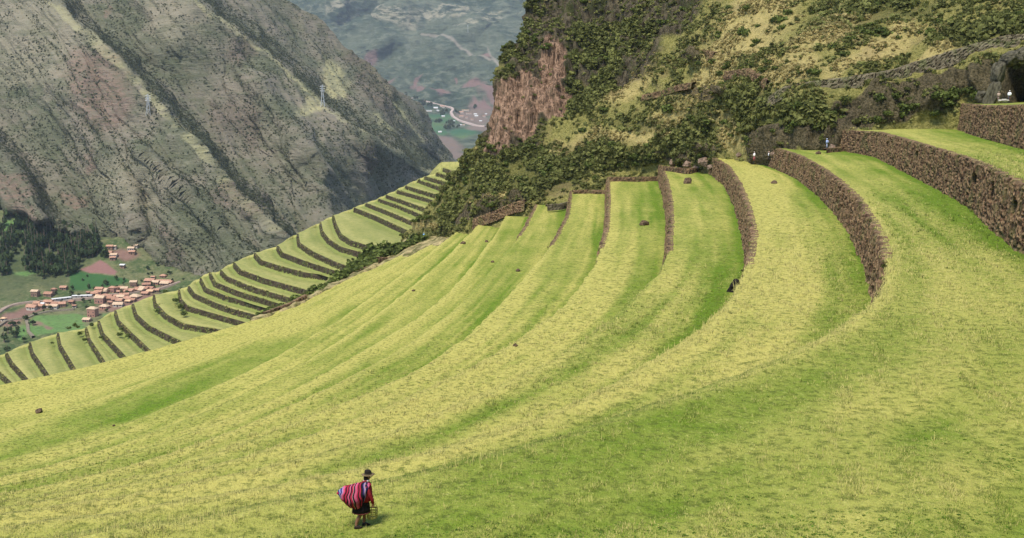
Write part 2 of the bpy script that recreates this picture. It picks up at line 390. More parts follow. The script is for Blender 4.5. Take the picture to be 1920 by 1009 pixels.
# ------------------------------------------------------------ depth surfaces for the hills
def surface(name, xl, xr, y0, y1, nx, ny, depth, mat, disp, attrs, wrap='l', smooth=True):
    ys = np.linspace(y0, y1, ny); u = np.linspace(0, 1, nx)
    X0 = xl(ys)[:, None]; X1 = xr(ys)[:, None]
    PX = X0+(X1-X0)*u[None]; PY = np.broadcast_to(ys[:, None], PX.shape).copy()
    D = depth(PX, PY); P = at_y(PX, PY, D)
    n = np.cross(np.gradient(P, axis=1), np.gradient(P, axis=0)); n /= np.linalg.norm(n, axis=2)[..., None]+1e-9
    n *= np.where((n*P).sum(-1) > 0, -1, 1)[..., None]
    A_ = attrs(PX, PY, P)
    P = P+disp(PX, PY, P, n, A_)
    A_ = {k: np.array(v) for k, v in A_.items()}
    def addcol(P, A_, left, k, sh):
        c = P[:, 0] if left else P[:, -1]; base = c*(1+k); base[:, 0] += sh*(1 if left else -1)*k*60*np.abs(c[:, 1])/300
        P = np.concatenate([base[:, None], P], 1) if left else np.concatenate([P, base[:, None]], 1)
        for a in A_:
            e = A_[a][:, :1] if left else A_[a][:, -1:]
            A_[a] = np.concatenate([e, A_[a]], 1) if left else np.concatenate([A_[a], e], 1)
        return P, A_
    P0, cnt = P, 0
    for side in wrap:
        for k in (.015, .06, .2):
            P, A_ = addcol(P, A_, side == 'l', k, .5)
            cnt += 1
    if 't' in wrap: pass
    top = P[0]*1.0; top1 = top*1.12; top1[:, 2] = top[:, 2]-20*np.abs(top[:, 1])/300*.1
    P = np.concatenate([top1[None], P], 0); A_ = {a: np.concatenate([v[:1], v], 0) for a, v in A_.items()}
    m = raw(name, P, auto_faces(P, True), mat, A_, smooth=smooth)
    return link(name, m), P0, n, (PX, PY)

# ---- the steep hill on the right
HILLPTS = [(1920,185,196),(2250,170,180),(1780,188,205),(1690,225,204),(1597,243,202),(1540,262,204),(1478,280,207),(1410,290,226),(1345,298,240),(1290,308,258),(1240,315,270),(1190,325,276),(1140,330,279),(1070,357,279),(1003,385,280),(945,405,283),(890,425,292),(850,440,302),(800,425,330),(770,430,345),
 (1600,150,212),(1480,165,218),(1720,120,214),(1860,70,210),(1920,60,208),(1700,190,206),
 (1920,0,221),(2250,-150,235),(1760,0,236),(1600,0,250),(1450,0,268),(1300,0,298),(1200,0,322),(1100,0,338),(1000,0,340),(1920,-150,262),(1500,-150,320),(1000,-150,352),
 (1400,100,252),(1300,150,270),(1250,200,276),(1150,150,300),(1100,190,302),(1060,200,304),(1060,90,318),(1000,130,316),(925,160,312),(930,300,300),(1000,240,304),(880,300,312),(850,330,322),(1000,330,290),(1100,280,287),(1200,260,276),(1350,230,246),
 (1920,400,196),(1600,400,200),(1300,430,250),(1000,520,278),(800,520,330)]
hd = tps(HILLPTS)
SILY = [-160,-60,0,60,90,110,130,160,230,250,290,320,350,390,430,560]
SILX = [1030,1005,990,976,950,938,932,922,916,905,872,851,832,800,762,720]
def hill_xl(y): return np.interp(y, SILY, SILX)+5*pn(np.stack([y/14., y*0, y*0], -1))+2.5*pn(np.stack([y/5., y*0, y*0+4], -1))
def hill_attr(PX, PY, P):
    cliff = blobs(PX, PY, [(1010,60,110,110),(1130,70,130,110,20),(960,220,75,95,8),(1030,150,60,90,20),(1230,30,110,55,-20)], 14)
    orange = blobs(PX, PY, [(945,215,38,78,0),(975,200,50,75,5),(1035,140,32,62,12),(925,275,18,35,0),(1010,190,42,45,10),(1045,190,28,30)], 13, 34.)
    rock = blobs(PX, PY, [(1700,190,120,38,-8),(1600,215,70,35),(1450,265,70,45,-20),(1540,250,70,30),(1290,290,70,14),(1870,150,70,45),(1760,160,120,34,-12),(900,395,60,22,-25),(950,390,70,14,-25),(1300,110,30,18),(1330,175,60,16),(1908,150,44,56)], 14)
    dryg = blobs(PX, PY, [(1400,60,120,55,-35),(1330,150,75,35,-40),(1480,130,70,30,-20),(1240,230,80,25,-30),(1420,30,60,50),(1120,265,120,22,-8),(1370,250,35,50,-30),(1640,100,120,24,-20),(925,372,58,10,-20),(1560,60,100,30,-20),(790,425,55,14,-5),(1180,170,60,20,-30),(1750,110,60,14,-20)], 16)
    dark = blobs(PX, PY, [(1060,290,130,32,-10),(900,330,90,50,-30),(870,390,80,30,-30),(1150,300,120,25),(1290,250,60,50),(1110,120,60,110,15),(960,60,45,90,15),(1400,210,60,45,-30),(1530,215,110,30,-5),(1640,30,150,30,-10),(1850,60,120,20,-15),(1200,230,60,16),(1010,340,100,30),(1180,60,60,50),(880,270,40,50)], 16)
    return dict(cliff=cliff, orange=orange, rock=rock, dryg=dryg, dark=dark)
def hill_disp(PX, PY, P, n, A_):
    c = np.maximum(np.maximum(A_['cliff'], A_['orange']), A_['rock'])[..., None]
    lump = fbm(P/9., 4)*1.5+ridged(P/4., 3)*.5
    vert = ridged(P*np.array([.40, .40, .035]), 4)*1.3+fbm(P*np.array([.14, .14, .03]), 3)*3.2+fbm(P/1.4, 3)*.3+fbm(P/18., 2)*2.2
    d = lump[..., None]*(1-c)+vert[..., None]*c
    # cave recess at the right edge
    cave = 1-sm(np.hypot((PX-1913)/32, (PY-158)/46), .7, 1.05)
    fade = sm(PX, 0, 1)*1.
    return n*d*fade[..., None]-n*(cave*26)[..., None]
def mat_hill():
    t = NT('hill_surface', .95); c = t.coord(); cl, og, rk_, dg, dk = [t.attr(a) for a in ('cliff', 'orange', 'rock', 'dryg', 'dark')]
    n1 = t.noise(c, .55, 5, .7); n2 = t.noise(c, 2.2, 5, .75); n3 = t.noise(c, .12, 3)
    grass = t.mix(t.ramp(n2, .35, .65), (.12, .12, .028), (.34, .305, .10))
    grass = t.mix(t.math('MULTIPLY', dg, t.ramp(n1, .3, .6, .4, 1)), grass, (.47, .38, .15))
    grass = t.mix(t.ramp(n1, .55, .68, 0, .7), grass, (.06, .075, .018))
    grass = t.mix(t.math('MULTIPLY', dk, .5), grass, (.035, .045, .012))
    soil = t.ramp(n3, .55, .7, 0, .35); grass = t.mix(soil, grass, (.22, .15, .09))
    vc = t.coord((1, 1, .22)); vc = t.coord((1, 1, .12)); s1 = t.noise(vc, .9, 6, .7); s2 = t.noise(vc, 2.6, 4, .7); vc = t.coord((1, 1, .3)); s3 = t.noise(vc, .35, 4, .6)
    grey = t.mix(t.ramp(s1, .35, .65), (.022, .018, .010), (.14, .115, .07))
    grey = t.mix(t.ramp(s3, .5, .62, 0, .75), grey, (.055, .065, .018))
    rr = t.mix(t.ramp(n2, .35, .7), (.022, .018, .012), (.17, .13, .085))
    og_c = t.mix(t.ramp(s1, .32, .64), (.09, .052, .032), (.43, .275, .18))
    og_c = t.mix(t.ramp(s2, .50, .60, 0, .9), og_c, (.045, .03, .02)); og_c = t.mix(t.ramp(s3, .58, .66, 0, .6), og_c, (.10, .075, .045))
    og_c = t.mix(t.ramp(s2, .30, .38, .6, 0), og_c, (.54, .36, .25))
    col = t.mix(t.ramp(cl, .25, .6), grass, grey); col = t.mix(t.ramp(rk_, .3, .6, 0, .85), col, rr); col = t.mix(t.ramp(t.math('ADD', og, t.math('MULTIPLY', t.math('SUBTRACT', s3, .5), 1.3)), .3, .55), col, og_c)
    return t.done(col, t.math('ADD', n1, n2), .55, 1.)
hill, HP, HN, (HX, HY) = surface('hillside', hill_xl, lambda y: y*0+2250, -160, 560, 620, 380, hd, mat_hill(), hill_disp, hill_attr)
tag(hill, kind='structure')
HA = hill_attr(HX, HY, HP)

# ---- the big mountain on the left
MPTS = [(-300,-150,1850),(0,-150,1850),(300,-150,1900),(0,0,1650),(300,0,1640),(530,0,1900),(-300,200,1480),(0,200,1430),(300,200,1430),(540,160,1650),(690,130,1930),(790,210,1980),(850,300,2000),(700,260,1650),(560,300,1400),(760,320,1750),(640,380,1380),(0,400,1250),(-300,400,1260),(200,400,1230),(400,400,1260),(300,480,1150),(120,440,1180),(0,600,1060),(300,600,1050),(600,600,1100),(900,420,1900),(500,500,1150)]
md0 = tps(MPTS)
SPURS = [ # polyline, amplitude (m), width left/below side, width right/above side (px)
 ([(40,-60),(130,40),(230,130),(330,240),(400,315),(440,370),(520,440)], 150, 210, 26),
 ([(290,-120),(370,10),(470,88),(560,165),(640,235),(740,290),(840,345)], 135, 140, 28),
 ([(-150,120),(-40,250),(30,340),(90,420),(150,480)], 90, 160, 30),
 ([(270,285),(330,350),(400,420),(470,500)], 42, 60, 22),
 ([(560,-40),(640,60),(700,140),(745,200),(790,270)], 60, 60, 40),
 ([(480,150),(560,250),(600,330),(620,420)], 55, 60, 40),
 ([(640,150),(690,230),(720,300)], 30, 45, 30),
 ([(130,120),(180,220),(230,330),(260,430)], 34, 60, 30)]
def mdepth(px, py):
    D = md0(px, py); q = np.stack([px/90, py/90, px*0], -1)
    wx = px+8*fbm(q, 3); wy = py+8*fbm(q+9, 3)
    for L, a, wl, wr in SPURS:
        d, s = linedist(wx, wy, L); tnt = np.where(s > 0, 1-d/wl, 1-d/wr); tnt = np.clip(tnt, 0, 1)
        D = D-a*tnt**1.15
    return D
FOOTX, FOOTY = [-300,0,60,120,190,230,265,290,330,380,400,900], [380,378,402,428,450,448,462,490,506,520,640,640]
def foot(px, py): return np.interp(px, FOOTX, FOOTY)+7*fbm(np.stack([px/26., px*0, px*0+2], -1), 3)-py   # > 0 above the foot of the mountain
mdepth_ = mdepth
def mdepth(px, py): return mdepth_(px, py)*(1+.35*sm(-foot(px, py), 0, 30))
def m_xr(y): return np.interp(y, [-200,-100,-30,0,50,130,180,205,240,300,330,420,620], [330,420,505,530,603,690,745,788,803,850,872,930,1000])+4*pn(np.stack([y/22., y*0, y*0+8], -1))+2*pn(np.stack([y/7., y*0, y*0+2], -1))
def m_attr(PX, PY, P):
    ridge = np.zeros_like(PX)
    for L, a, wl, wr in SPURS[:2]+SPURS[4:5]:
        d, s = linedist(PX+6*pn(np.stack([PX/20, PY/20, PX*0], -1)), PY, L); ridge = np.maximum(ridge, (1-sm(d, .5, 4.5))*.7)
    ridge = np.maximum(ridge, blobs(PX, PY, [(630,165,30,22),(580,210,30,18,-20),(715,245,36,9,35),(620,130,20,22)], 12, 30)*.9)
    pink = blobs(PX, PY, [(200,190,60,70),(170,130,60,40),(50,395,35,8,20),(60,405,30,6,20),(140,380,34,18,15),(20,350,30,20),(180,300,9,28),(205,25,10,10),(150,160,16,18),(30,370,40,14)], 12, 30)
    rock = blobs(PX, PY, [(430,230,50,40),(470,240,35,50),(680,300,26,32),(700,170,34,60,-30),(720,60,10,10),(430,380,40,30),(480,400,30,26),(340,485,22,22),(450,100,30,30),(330,455,14,18),(670,110,30,30)], 14, 30)
    bare = blobs(PX, PY, [(70,60,120,70),(60,130,110,40),(250,350,80,60),(330,40,60,60)], 20)
    wx, wy = PX+10*fbm(np.stack([PX/70, PY/70, PX*0], -1), 2), PY
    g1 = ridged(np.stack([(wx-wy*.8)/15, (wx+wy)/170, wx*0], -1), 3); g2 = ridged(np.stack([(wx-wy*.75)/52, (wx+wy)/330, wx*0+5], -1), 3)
    ravine = np.zeros_like(PX)      # thick scrub, and a dark tone painted for ravine depth, beyond each spur
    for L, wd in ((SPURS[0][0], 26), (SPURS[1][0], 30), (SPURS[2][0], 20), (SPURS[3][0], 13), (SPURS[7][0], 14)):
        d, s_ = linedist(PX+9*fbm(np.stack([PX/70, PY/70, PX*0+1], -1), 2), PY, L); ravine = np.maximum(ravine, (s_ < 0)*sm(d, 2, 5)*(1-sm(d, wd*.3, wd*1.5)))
    return dict(ridge=ridge, pink=pink, rock=rock, bare=bare, gul=g1, fold=g2, ravine=ravine)
def m_disp(PX, PY, P, n, A_):
    r = A_['rock'][..., None]
    d = fbm(P/80., 5, .5)*6+ridged(P/28., 3)*1.6
    v = ridged(P*np.array([.03, .03, .008]), 4)*7
    down = ridged(P*np.array([.02, .02, .004]), 3)*5
    return n*((d*.7+A_['gul']*2.4+A_['fold']*8)[..., None]+v[..., None]*r+down[..., None]*(1-r)*.4)
def mat_mtn():
    t = NT('mountain_surface', .95); c = t.coord(); c2 = t.coord((.8, .8, 3.6))
    n1 = t.noise(c, .012, 5, .6); n2 = t.noise(c2, .11, 5, .7); n3 = t.noise(c2, .035, 4, .6); v = t.voro(c2, .16)
    col = t.mix(t.ramp(n1, .38, .62), (.122, .126, .076), (.205, .178, .130))
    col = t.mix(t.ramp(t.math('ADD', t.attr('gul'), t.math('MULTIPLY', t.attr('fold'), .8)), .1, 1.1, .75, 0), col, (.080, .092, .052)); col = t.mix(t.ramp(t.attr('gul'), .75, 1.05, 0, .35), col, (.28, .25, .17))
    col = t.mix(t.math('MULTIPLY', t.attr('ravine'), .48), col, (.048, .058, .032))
    col = t.mix(t.math('MULTIPLY', t.attr('bare'), .6), col, (.29, .255, .175))
    col = t.mix(t.ramp(n3, .45, .65, 0, .45), col, (.085, .10, .048))
    col = t.mix(t.ramp(n2, .54, .64, 0, .45), col, (.25, .235, .165))
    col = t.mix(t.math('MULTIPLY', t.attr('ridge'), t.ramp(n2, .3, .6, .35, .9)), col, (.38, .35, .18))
    col = t.mix(t.math('MULTIPLY', t.attr('pink'), t.ramp(n2, .35, .6, .1, .6)), col, (.25, .155, .12))
    col = t.mix(t.math('MULTIPLY', t.attr('rock'), t.ramp(n2, .3, .6, .2, .7)), col, (.135, .105, .08))
    col = t.mix(t.math('MULTIPLY', t.attr('rock'), t.ramp(n2, .6, .66, 0, .6)), col, (.33, .22, .16))
    return t.done(col, t.math('ADD', n2, n3), 5., .9)
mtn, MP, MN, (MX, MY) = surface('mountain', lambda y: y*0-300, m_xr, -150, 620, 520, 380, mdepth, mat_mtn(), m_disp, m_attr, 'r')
tag(mtn, kind='structure')
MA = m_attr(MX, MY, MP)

# ---- valley floor with the village, and the wooded foot of the mountain
vd = tps([(0,400,1190),(-200,400,1190),(200,430,1160),(100,470,1130),(240,470,1130),(300,500,1110),(400,480,1120),(0,500,1090),(150,560,1030),(300,540,1060),(0,580,1000),(-200,600,990),(0,650,900),(150,620,935),(300,600,960),(600,560,1000),(0,800,740),(600,700,800),(-200,800,740)])
vd_ = vd
def vd(px, py): return vd_(px, py)*(1+.4*sm(foot(px, py), 0, 34))
def poly(px, py, Q, soft=2.):
    "soft polygon mask"
    Q = np.array(Q, float); c = np.zeros(px.shape, bool); j = len(Q)-1
    for i in range(len(Q)):
        (xi, yi), (xj, yj) = Q[i], Q[j]
        c ^= ((yi > py) != (yj > py)) & (px < (xj-xi)*(py-yi)/((yj-yi) or 1e-9)+xi); j = i
    d, _ = linedist(px, py, np.vstack([Q, Q[:1]])); return np.where(c, sm(d, -soft, soft), 1-sm(d, -soft, soft))
def v_attr(PX, PY, P):
    a3 = lambda L: [(x/5.647, 400+y/5.647) for x, y in L]; a8 = lambda L: [(x/5.044, 500+y/5.044) for x, y in L]
    green = poly(PX, PY, a3([(735,650),(850,620),(980,640),(1180,665),(1330,690),(1390,715),(1200,770),(1000,800),(860,822),(740,812)]), 1.2)
    lush = np.maximum(poly(PX, PY, a8([(262,520),(330,474),(500,452),(700,442),(860,480),(780,560),(560,615),(330,650),(275,610)]), 1.5), blobs(PX, PY, [(20,425,32,18),(85,440,22,12),(60,450,30,8),(50,510,26,6),(40,620,12,18),(140,618,40,10),(205,590,12,10)], 5, 30))
    dirt = np.maximum(poly(PX, PY, a3([(840,592),(960,545),(1060,495),(1140,540),(1240,620),(1220,660),(1050,637),(930,625)]), 1.2), blobs(PX, PY, [(70,609,12,5),(90,613,12,4),(230,478,34,12),(60,580,50,8,-12),(240,568,70,14,-12),(30,592,30,10),(20,605,26,12)], 4, 30)*.8)
    wood = blobs(PX, PY, [(60,470,80,60,35),(120,470,60,40,20),(10,500,60,70),(160,470,30,30),(90,520,50,22)], 8, 30)*(1-lush)
    return dict(green=green, lush=lush, dirt=dirt, wood=wood)
def mat_valley():
    t = NT('valley_surface', .95); c = t.coord(); n1 = t.noise(c, .03, 5, .65); n2 = t.noise(c, .25, 5, .7)
    col = t.mix(t.ramp(n1, .4, .6), (.055, .085, .028), (.13, .135, .06)); col = t.mix(t.ramp(n2, .5, .65, 0, .6), col, (.20, .19, .10)); col = t.mix(t.ramp(n2, .36, .44, .7, 0), col, (.025, .04, .015))
    col = t.mix(t.math('MULTIPLY', t.attr('wood'), .75), col, t.mix(n2, (.03, .042, .02), (.10, .12, .05)))
    col = t.mix(t.math('MULTIPLY', t.attr('lush'), t.ramp(n2, .3, .6, .5, .95)), col, t.mix(n2, (.07, .15, .045), (.14, .24, .07)))
    col = t.mix(t.attr('green'), col, t.mix(n2, (.025, .075, .022), (.05, .12, .035)))
    col = t.mix(t.attr('dirt'), col, t.mix(n2, (.17, .085, .075), (.27, .15, .125)))
    return t.done(col, n2, .8, .7)
vsurf, VP, VN, (VX, VY) = surface('valley_floor', lambda y: y*0-250, lambda y: y*0+720, 395, 800, 320, 180, vd, mat_valley(),
    lambda PX, PY, P, n, A_: n*(fbm(P/30., 4)*1.2)[..., None], v_attr, '')
tag(vsurf, kind='structure')

# ---- far valley and far range
fd = tps([(740,180,5000),(860,190,4900),(950,200,4700),(1100,200,4600),(500,200,5200),(860,240,4050),(950,240,4000),(700,300,3200),(860,290,3300),(1000,290,3200),(860,340,2750),(700,340,2750),(1050,340,2700),
 (860,100,5450),(500,100,5800),(1100,100,5300),(700,60,5850),(860,0,6200),(500,0,6400),(1100,0,6050),(860,-150,7300),(500,-150,7400),(1100,-150,7200),(860,165,5080),(950,150,5050)])
FS = [([(640,110),(740,75),(830,45),(920,0),(1000,-60)], 260, 60, 60), ([(700,200),(780,140),(880,110),(1000,80)], 150, 40, 60), ([(560,60),(620,20),(700,-40)], 200, 40, 60), ([(800,190),(880,150),(950,140)], 90, 30, 40),([(750,30),(850,-10),(930,-60)], 200, 40, 40)]
def fdepth(px, py):
    D = fd(px, py)
    for L, a, wl, wr in FS:
        d, s = linedist(px+10*pn(np.stack([px/50, py/50, px*0], -1)), py+6*pn(np.stack([px/40, py/40, px*0+3], -1)), L)
        D = D-a*np.clip(np.where(s > 0, 1-d/wl, 1-d/wr), 0, 1)
    return D
def f_attr(PX, PY, P):
    pink = blobs(PX, PY, [(697,108,14,18,20),(790,165,18,9,30),(820,180,26,8,15),(885,158,30,12,10),(905,172,28,8,15),(735,150,14,5,-40),(925,185,30,8),(850,140,4,4),(905,200,30,8),(910,100,12,4,40),(780,150,14,4,-40)], 5, 16)
    pale = blobs(PX, PY, [(740,35,46,8,10),(700,35,30,6,20),(820,25,60,7,-8),(900,50,50,8,-12),(860,12,60,5),(760,8,20,5),(640,10,40,4,-30),(890,30,60,4,-6),(700,45,60,4)], 6, 16)
    green = blobs(PX, PY, [(830,220,40,7),(815,238,30,9),(835,228,26,4),(862,252,22,9,8),(820,250,24,7),(870,248,30,10)], 2, 16)*sm(PY, 198, 206)
    dirt = blobs(PX, PY, [(835,268,40,12,18),(885,222,40,12,10),(900,240,30,8),(850,285,30,12,30),(900,210,30,8)], 3, 16)*sm(PY, 198, 206)
    d1, _ = linedist(PX, PY, [(790,64),(830,75),(860,86),(888,95),(895,102),(912,107),(925,115),(940,132)]); d2, _ = linedist(PX, PY, [(914,84),(917,100),(930,118)])
    path = np.maximum(1-sm(d1, .8, 3.2), (1-sm(d2, .5, 2.2))*.8)
    return dict(pink=pink, pale=pale, green=green, dirt=dirt, path=path)
def mat_far():
    t = NT('far_range_surface', .95); c = t.coord((1, 1, 1.8)); n1 = t.noise(c, .0022, 5, .6); n2 = t.noise(c, .016, 5, .72)
    col = t.mix(t.ramp(n1, .4, .6), (.05, .075, .045), (.10, .12, .075)); n2 = t.noise(t.coord((1, 1, 3.2)), .013, 6, .78); col = t.mix(t.ramp(n2, .48, .62, 0, .75), col, (.19, .20, .135))
    col = t.mix(t.ramp(n2, .36, .46, .8, 0), col, (.022, .034, .024))
    col = t.mix(t.math('MULTIPLY', t.attr('pale'), t.ramp(n2, .42, .56, 0, .9)), col, (.36, .32, .22))
    col = t.mix(t.math('MULTIPLY', t.attr('pink'), t.ramp(n2, .3, .5, .6, 1)), col, (.22, .14, .115))
    col = t.mix(t.math('MULTIPLY', t.attr('green'), .95), col, t.mix(t.ramp(n1, .3, .7), (.045, .13, .06), (.14, .20, .075)))
    col = t.mix(t.math('MULTIPLY', t.attr('dirt'), .9), col, (.22, .16, .125))
    col = t.mix(t.math('MULTIPLY', t.attr('path'), .9), col, (.30, .26, .20))
    return t.done(col, n2, 40., .8)
frange, FP, FN, (FX, FY) = surface('far_mountain_range', lambda y: y*0+420, lambda y: y*0+1180, -150, 345, 380, 300, fdepth, mat_far(),
    lambda PX, PY, P, n, A_: n*((fbm(P/350., 5)*70+ridged(P/160., 3)*12)*(1-.93*sm(PY, 188, 205)))[..., None], f_attr, '')
tag(frange, kind='structure')

# ------------------------------------------------------------ the lower terraces (mid left)
def z6(L): return [(480+x/3.154, 300+y/3.154) for x, y in L]
def z2(L): return [(x/2.803, 340+y/2.803) for x, y in L]
LOW = [z6(L) for L in ([(1110,50),(1130,57),(1170,70)], [(1070,76),(1100,86),(1150,100)], [(1000,98),(1050,112),(1130,136)], [(960,116),(1020,138),(1100,166)], [(885,153),(970,180),(1080,212)], [(835,180),(940,208),(1065,245)], [(770,208),(880,245),(1010,292)], [(725,230),(830,265),(960,318)], [(650,256),(770,302),(910,360)], [(580,283),(700,330),(850,398)], [(455,328),(470,380),(500,440),(560,478),(650,505)], [(380,368),(390,420),(430,470),(500,515),(610,545)])]
LOW += [z2(L) for L in ([(1563,274),(1570,322),(1640,370),(1760,425),(1880,470)], [(1457,338),(1480,375),(1600,420),(1700,452),(1820,490)], [(1338,378),(1370,415),(1480,450),(1600,480),(1740,497)], [(1228,428),(1260,465),(1380,510),(1490,540),(1600,570),(1700,590)], [(1160,468),(1190,500),(1300,548),(1410,582),(1500,608),(1580,628)], [(1103,478),(1130,530),(1250,578),(1360,612),(1500,650)], [(1053,508),(1080,560),(1190,605),(1310,635),(1420,668)], [(990,550),(1020,590),(1130,640),(1230,675),(1350,706)], [(940,568),(950,620),(980,655),(1100,690),(1260,735)], [(808,598),(815,640),(870,700),(960,750),(1085,770)], [(697,643),(715,700),(780,760),(905,822)], [(605,680),(620,730),(680,790),(765,870)], [(517,733),(540,800),(625,890)], [(452,768),(470,830),(515,900)], [(303,798),(315,860),(360,935)], [(155,848),(170,900),(215,965)], [(33,903),(60,950),(110,1005)], [(-60,955),(20,1025)], [(-180,1000),(-90,1080)])]
NL = 110; lz = [-43-2.42*k if k < 10 else -64.8-2.85*(k-9) for k in range(len(LOW))]
lc = []
for L, z in zip(LOW, lz):
    P = np.array([at_z(x, y, z) for x, y in L]); lc.append(cr(extend(P, 1.5, 26), NL))
rows, va, rk, dry = [], [], [], []
def row2(P, v, r, d): rows.append(P); va.append(np.full(NL, v)); rk.append(np.full(NL, r)); dry.append(np.full(NL, d))
def edge_dry(P): return None
first = lc[0]; o0 = -(lc[1]-lc[0]); o0[:, 2] = 0; o0 /= np.linalg.norm(o0, axis=1)[:, None]
row2(first+o0*60+up*10, .5, 0, -.2); row2(first+o0*20, .5, 0, -.2)
LW = []
for i, L in enumerate(lc):
    o = outward(L)
    if i+1 < len(lc) and ((lc[i+1]-L)*o).sum() < 0: o = -o
    row2(L-o*.4, .9, i, 0.); row2(L, 1, i, .1)
    if i+1 == len(lc): break
    nx = lc[i+1]; zb = nx[0, 2]; base = L+o*.5; base[:, 2] = zb+.75; row2(base, 0, i+1, -.25); base = L+o*1.9; base[:, 2] = zb; row2(base, .1, i+1, -.1); LW.append((L, o, np.full(NL, zb)))
    for j in range(1, 6):
        q = j/6; P = base*(1-q)+(nx-outward(nx)*.4*0)*q; P[:, 2] = zb+.25*math.sin(q*3.14); row2(P, q*.9, i+1, 0.)
P = np.array(rows)
# rim, then the drop to the valley, at the outer (first) end; the near end sinks under the foreground spur
nrl = len(rows); t_out = P[:, 0]-P[:, 3]; t_out[:, 2] = 0; t_out /= np.linalg.norm(t_out, axis=1)[:, None]
k_ = 25; t_out = np.stack([np.convolve(np.pad(t_out[:, i], k_//2, 'edge'), np.ones(k_)/k_, 'valid') for i in (0, 1, 2)], 1)
zs = np.convolve(np.pad(P[:, 0, 2], 5, 'edge'), np.ones(11)/11, 'valid')
cols = [P[:, j] for j in range(NL)]; outer = []
for off, h in ((260, -150), (120, -75), (45, -26), (14, -5), (6, -.9), (2.5, .15)):
    c_ = P[:, 0]+t_out*off; c_[:, 2] = zs+h; outer.append(c_)
P = np.stack(outer+cols, 1); no = len(outer)
gv = lambda a, v: np.concatenate([np.full((nrl, no), v), np.array(a)], 1)
drya = np.concatenate([np.tile([0, 0, .1, .5, .8, .8], (nrl, 1)), np.array(dry)], 1)
ua2 = np.concatenate([np.zeros((nrl, 1)), np.cumsum(np.linalg.norm(np.diff(P, axis=1), axis=2), axis=1)], 1)
low = link('lower_terrace_lawn', raw('lower_terrace_lawn', P, auto_faces(P), M_LAWN2, dict(tone=tone_of(ua2, gv(va, .6), gv(rk, 3), P, drya)*.8+.1), smooth=False)); tag(low, kind='structure')
ORD = ['top', 'second', 'third', 'fourth', 'fifth', 'sixth', 'seventh', 'eighth', 'ninth', 'tenth', 'eleventh', 'twelfth', 'thirteenth', 'fourteenth', 'fifteenth', 'sixteenth', 'seventeenth', 'eighteenth', 'nineteenth', 'twentieth', 'twenty-first', 'twenty-second', 'twenty-third', 'twenty-fourth', 'twenty-fifth', 'twenty-sixth', 'twenty-seventh', 'twenty-eighth', 'twenty-ninth', 'thirtieth', 'thirty-first']
for i, (L, o, zb) in enumerate(LW):
    wh = 'straight' if i < 10 else ('curved' if i < 22 else 'steep leaning')
    tag(link('far_terrace_wall', stone_strip('far_terrace_wall', L[2:], o[2:], zb[2:], M_STONE3, cell=.9, step=.45, batter=.45, depth=.3, thick=.6, cap=.05, maxn=400)),
        f'{wh} dark stone wall of the lower terraces, {ORD[i]} counting down from the top', 'terrace wall', 'stone walls of the lower terraces')
#PART2
# ------------------------------------------------------------ vegetation builders
def leaf_proto(n, seed, lobes=7, flat=.75, size=.2, tall=1., tri=False):
    "a unit-radius crown of many leaf-sized faces gathered in lobes"
    r = np.random.default_rng(seed)
    lc_ = r.normal(size=(lobes, 3)); lc_ /= np.linalg.norm(lc_, axis=1)[:, None]; lc_ *= r.uniform(.25, .62, (lobes, 1)); lc_[:, 2] = np.abs(lc_[:, 2])*flat*1.1
    k = r.integers(0, lobes, n); d = r.normal(size=(n, 3)); d /= np.linalg.norm(d, axis=1)[:, None]
    c = lc_[k]+d*r.uniform(.6, 1, (n, 1))*r.uniform(.28, .5, (lobes, 1))[k]*np.array([1, 1, flat]); c[:, 2] = c[:, 2]*tall+.1
    nrm = d+r.normal(size=(n, 3))*.5; nrm /= np.linalg.norm(nrm, axis=1)[:, None]
    a = np.cross(nrm, r.normal(size=(n, 3))); a /= np.linalg.norm(a, axis=1)[:, None]; b = np.cross(nrm, a)
    s_ = size*r.uniform(.6, 1.35, (n, 1)); b = b*r.uniform(.5, .9, (n, 1))
    v = np.stack([c-a*s_, c+b*s_, c+a*s_, c-b*s_], 1)
    lf = np.repeat(r.uniform(0, 1, n)*.6+.4*r.uniform(0, 1, lobes)[k], 4)
    if tri: return v[:, :3].reshape(-1, 3), np.arange(n*3).reshape(-1, 3), lf.reshape(-1, 4)[:, :3].ravel()
    return v.reshape(-1, 3), np.arange(n*4).reshape(-1, 4), lf
def merge(protos, pos, scl, tint, seed=1, zs=None):
    "many copies of the prototypes as one mesh"
    r = np.random.default_rng(seed); VV, FF, T, LF, off = [], [], [], [], 0
    kk = r.integers(0, len(protos), len(pos)); ang = r.uniform(0, 6.283, len(pos))
    for j, (v, f, lf) in enumerate(protos):
        ix = np.where(kk == j)[0]
        if not len(ix): continue
        c, s_ = np.cos(ang[ix])[:, None], np.sin(ang[ix])[:, None]; sc_ = scl[ix][:, None]
        X = (v[None, :, 0]*c-v[None, :, 1]*s_)*sc_; Y = (v[None, :, 0]*s_+v[None, :, 1]*c)*sc_
        Z = v[None, :, 2]*sc_*(1 if zs is None else zs[ix][:, None])
        P = np.stack([X, Y, Z], -1)+pos[ix][:, None]
        VV.append(P.reshape(-1, 3)); n = len(v)
        FF.append((f[None]+np.arange(len(ix))[:, None, None]*n).reshape(-1, f.shape[1])+off); off += len(ix)*n
        T.append(np.repeat(tint[ix], n)); LF.append((np.tile(lf, (len(ix), 1))*.55+.5*r.random((len(ix), 1))**1.3).ravel())
    return np.concatenate(VV), np.concatenate(FF), np.concatenate(T), np.concatenate(LF)
